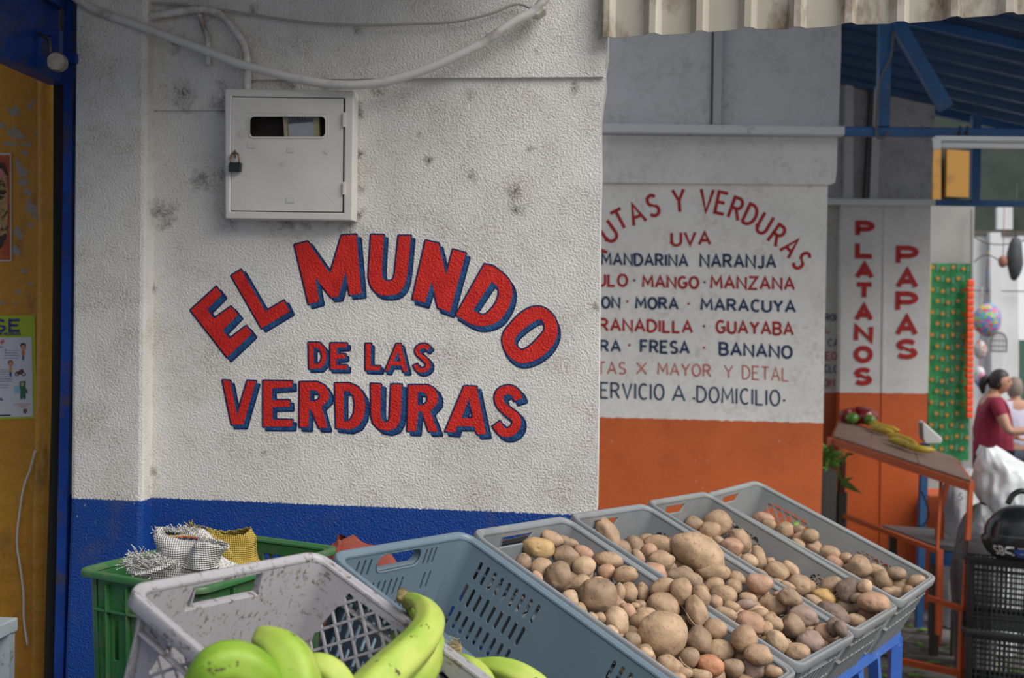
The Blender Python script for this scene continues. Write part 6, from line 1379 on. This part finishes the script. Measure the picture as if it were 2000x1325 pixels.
def body(parent, base, H_, fwd, hands, mat=m_skin, lean=0, r=1.0, arm=None):
    fwd = fwd.normalized(); sd_ = fwd.cross(V3(0, 0, 1)).normalized(); up = V3(0, 0, 1); k = H_ / 1.65
    def P(f, s, z): return base + fwd * (f * k) + sd_ * (s * k) + up * (z * k)
    J = [(P(0, 0, .90), (.15 * r * k, .12 * r * k)), (P(0, 0, 1.05), (.13 * r * k, .11 * r * k)), (P(.01, 0, 1.20), (.14 * r * k, .115 * r * k)), (P(0, 0, 1.34), (.115 * k, .085 * k)), (P(.0, 0, 1.42), .052 * k), (P(.02, 0, 1.50), .050 * k)]
    E = [(0, 1), (1, 2), (2, 3), (3, 4), (4, 5)]
    for s in (1, -1):
        b = len(J); J += [(P(0, s * .10, .84), .10 * r * k), (P(.02, s * .10, .48), .058 * r * k), (P(0, s * .10, .28), .050 * k), (P(0, s * .10, .09), .035 * k), (P(.10, s * .11, .035), .034 * k), (P(.17, s * .115, .03), .026 * k)]
        E += [(0, b), (b, b + 1), (b + 1, b + 2), (b + 2, b + 3), (b + 3, b + 4), (b + 4, b + 5)]
        sh = len(J); J.append((P(0, s * .17, 1.355), .058 * k)); E.append((3, sh)); el, wr = hands[0 if s > 0 else 1]; el = P(*el); wr = P(*wr)
        J.append(((J[sh][0] + el) / 2, .050 * r * k)); E.append((sh, sh + 1)); J.append((el, .038 * r * k)); E.append((sh + 1, sh + 2)); J.append(((el + wr) / 2, .036 * r * k)); E.append((sh + 2, sh + 3)); J.append((wr, .024 * k)); E.append((sh + 3, sh + 4))
        d = (wr - el).normalized(); hand_joints(J, E, sh + 4, wr, d, d.cross(up).normalized() * s, up)
    return J, E, P
wb = at(1936, 900, 10.0); wb.z = ground_z(wb.y)
Hw = at(1950, 722, 10.0).z - wb.z
wf = V3(1, -.25, 0)
wo = empty('person', wb, 'woman in maroon t-shirt with dark hair tied back, reaching right behind the white bag', 'person')
hands = (((.10, .26, 1.10), (.36, .22, 1.13)), ((.0, -.24, 1.08), (.22, -.20, 1.02)))
J, E, PP = body(wo, wb, Hw, wf, hands, r=1.12)
skin('body', J, E, m_skin, wo)
k = Hw / 1.65; fw_ = wf.normalized()
hc_ = PP(.055, 0, 1.535)
fwd, sd_, up = head(wo, hc_, wf + V3(0, -.25, 0), .225 * k, m_skin)
mb = MB(); bm = bmesh.new(); bmesh.ops.create_icosphere(bm, subdivisions=3, radius=1); vs = []
for v in bm.verts:
    x, y, z = v.co; cut = 1.0
    lim = .15 + .55 * x
    if z < lim: cut = max(.80, 1 - .5 * (lim - z)) if x > .2 else 1.0
    h = .225 * k; Z = z * .52 * h
    if x > .35 and z < .35: cut = .78
    vs.append(hc_ + (fwd * (x * .42 * h * 1.05) + sd_ * (y * .35 * h * 1.05)) * cut + up * (max(Z, -.30 * h) * 1.02 * (cut if z < .3 else 1)) - fwd * .02 * h + up * .02 * h)
mb.add(vs, [tuple(v.index for v in f.verts) for f in bm.faces]); bm.free(); mb.obj('hair', m_hair, wo, smooth=True)
mb = MB(); hh = .225 * k; mb.tube(catmull([hc_ - fwd * .36 * hh + up * .12 * hh, hc_ - fwd * .56 * hh + up * .10 * hh, hc_ - fwd * .66 * hh - up * .15 * hh, hc_ - fwd * .62 * hh - up * .5 * hh], 4), [.04 * k * max(.35, math.sin(.5 + i * .19)) for i in range(13)], 12); mb.obj('ponytail', m_hair, wo, smooth=True)
def T(J_, i, dr): return (J_[i][0], tuple(x + dr for x in J_[i][1]) if hasattr(J_[i][1], '__len__') else J_[i][1] + dr)
a = 12  # right-side shoulder index
Sj = [(PP(0, 0, .66), (.185 * k, .16 * k)), T(J, 0, .05), T(J, 1, .045), T(J, 2, .022), T(J, 3, .014), (PP(0, 0, 1.40), .062 * k)]; Se = [(0, 1), (1, 2), (2, 3), (3, 4), (4, 5)]
shs = [i for i, j in enumerate(J) if (3, i) in E and i != 4]
for s in shs:
    b = len(Sj); Sj += [T(J, s, .012), (J[s][0].lerp(J[s + 2][0], .55), .062 * k)]; Se += [(4, b), (b, b + 1)]
skin('t_shirt', Sj, Se, m_shirt, wo)
Tj = [(PP(0, 0, .92), (.165 * k, .135 * k))]; Te = []
for b0 in [i for i, j in enumerate(J) if (0, i) in E and i != 1]:
    b = len(Tj); Tj += [T(J, b0, .012), T(J, b0 + 1, .014), T(J, b0 + 2, .012), (J[b0 + 3][0], .05)]; Te += [(0, b), (b, b + 1), (b + 1, b + 2), (b + 2, b + 3)]
skin('trousers', Tj, Te, m_pants, wo)
# second person, half hidden
p2 = at(1981, 900, 10.8); p2.z = ground_z(p2.y); H2 = at(1981, 738, 10.8).z - p2.z
po2 = empty('person', p2, 'person with light brown hair in pale lilac top, standing behind the woman in maroon', 'person')
J, E, PP = body(po2, p2, H2, V3(-.2, 1, 0), (((.12, .24, 1.10), (.30, .15, 1.12)), ((.12, -.24, 1.10), (.30, -.15, 1.12))), r=.95)
skin('body', J, E, m_skin, po2); k2 = H2 / 1.65; h2 = .225 * k2; hc2 = PP(.045, 0, 1.535)
f2, s2, u2 = head(po2, hc2, V3(-.2, 1, 0), h2, m_skin)
mb = MB(); mb.ball(hc2 - f2 * .08 * h2 + u2 * .03 * h2, (.37 * h2, .40 * h2, .54 * h2), 3, .06, 2); mb.obj('hair', nmat('hair_brown', (.22, .17, .14), .6), po2, smooth=True)
Sj = [T(J, 0, .02), T(J, 1, .02), T(J, 2, .018), T(J, 3, .014), (PP(0, 0, 1.40), .06 * k2)]; Se = [(0, 1), (1, 2), (2, 3), (3, 4)]
for s in [i for i, j in enumerate(J) if (3, i) in E and i != 4]:
    b = len(Sj); Sj += [T(J, s, .012), (J[s][0].lerp(J[s + 2][0], .6), .06 * k2)]; Se += [(3, b), (b, b + 1)]
skin('blouse', Sj, Se, nmat('lilac_top', (.55, .52, .66), .8), po2)
Tj = [(PP(0, 0, .92), (.15 * k2, .125 * k2))]; Te = []
for b0 in [i for i, j in enumerate(J) if (0, i) in E and i != 1]:
    b = len(Tj); Tj += [T(J, b0, .012), T(J, b0 + 1, .014), T(J, b0 + 2, .012), (J[b0 + 3][0], .05)]; Te += [(0, b), (b, b + 1), (b + 1, b + 2), (b + 2, b + 3)]
skin('trousers', Tj, Te, m_pants, po2)

# ================================================================ drop hidden repeats the photo shows nothing of
bpy.context.view_layer.update(); dg = bpy.context.evaluated_depsgraph_get(); gone = []
for o in [o for o in COL.objects if (o.get('group') or '').startswith(('buried potatoes', 'limes behind'))]:
    c = o.matrix_world.translation.copy()
    if o['category'] == 'lime': c.z += .027
    seen = 0; d0 = (c - EYE); z_ = d0.length; rr_ = .028
    for i in range(-4, 5):
        for j in range(-4, 5):
            if seen: break
            p = c + r_ * (i / 4 * rr_) + u_ * (j / 4 * rr_); ok, loc, n_, fi, ho, mw_ = S.ray_cast(dg, EYE, (p - EYE).normalized())
            if ok and ho.original == o: seen = 1
    if not seen: gone.append(o)
for o in gone: bpy.data.objects.remove(o)
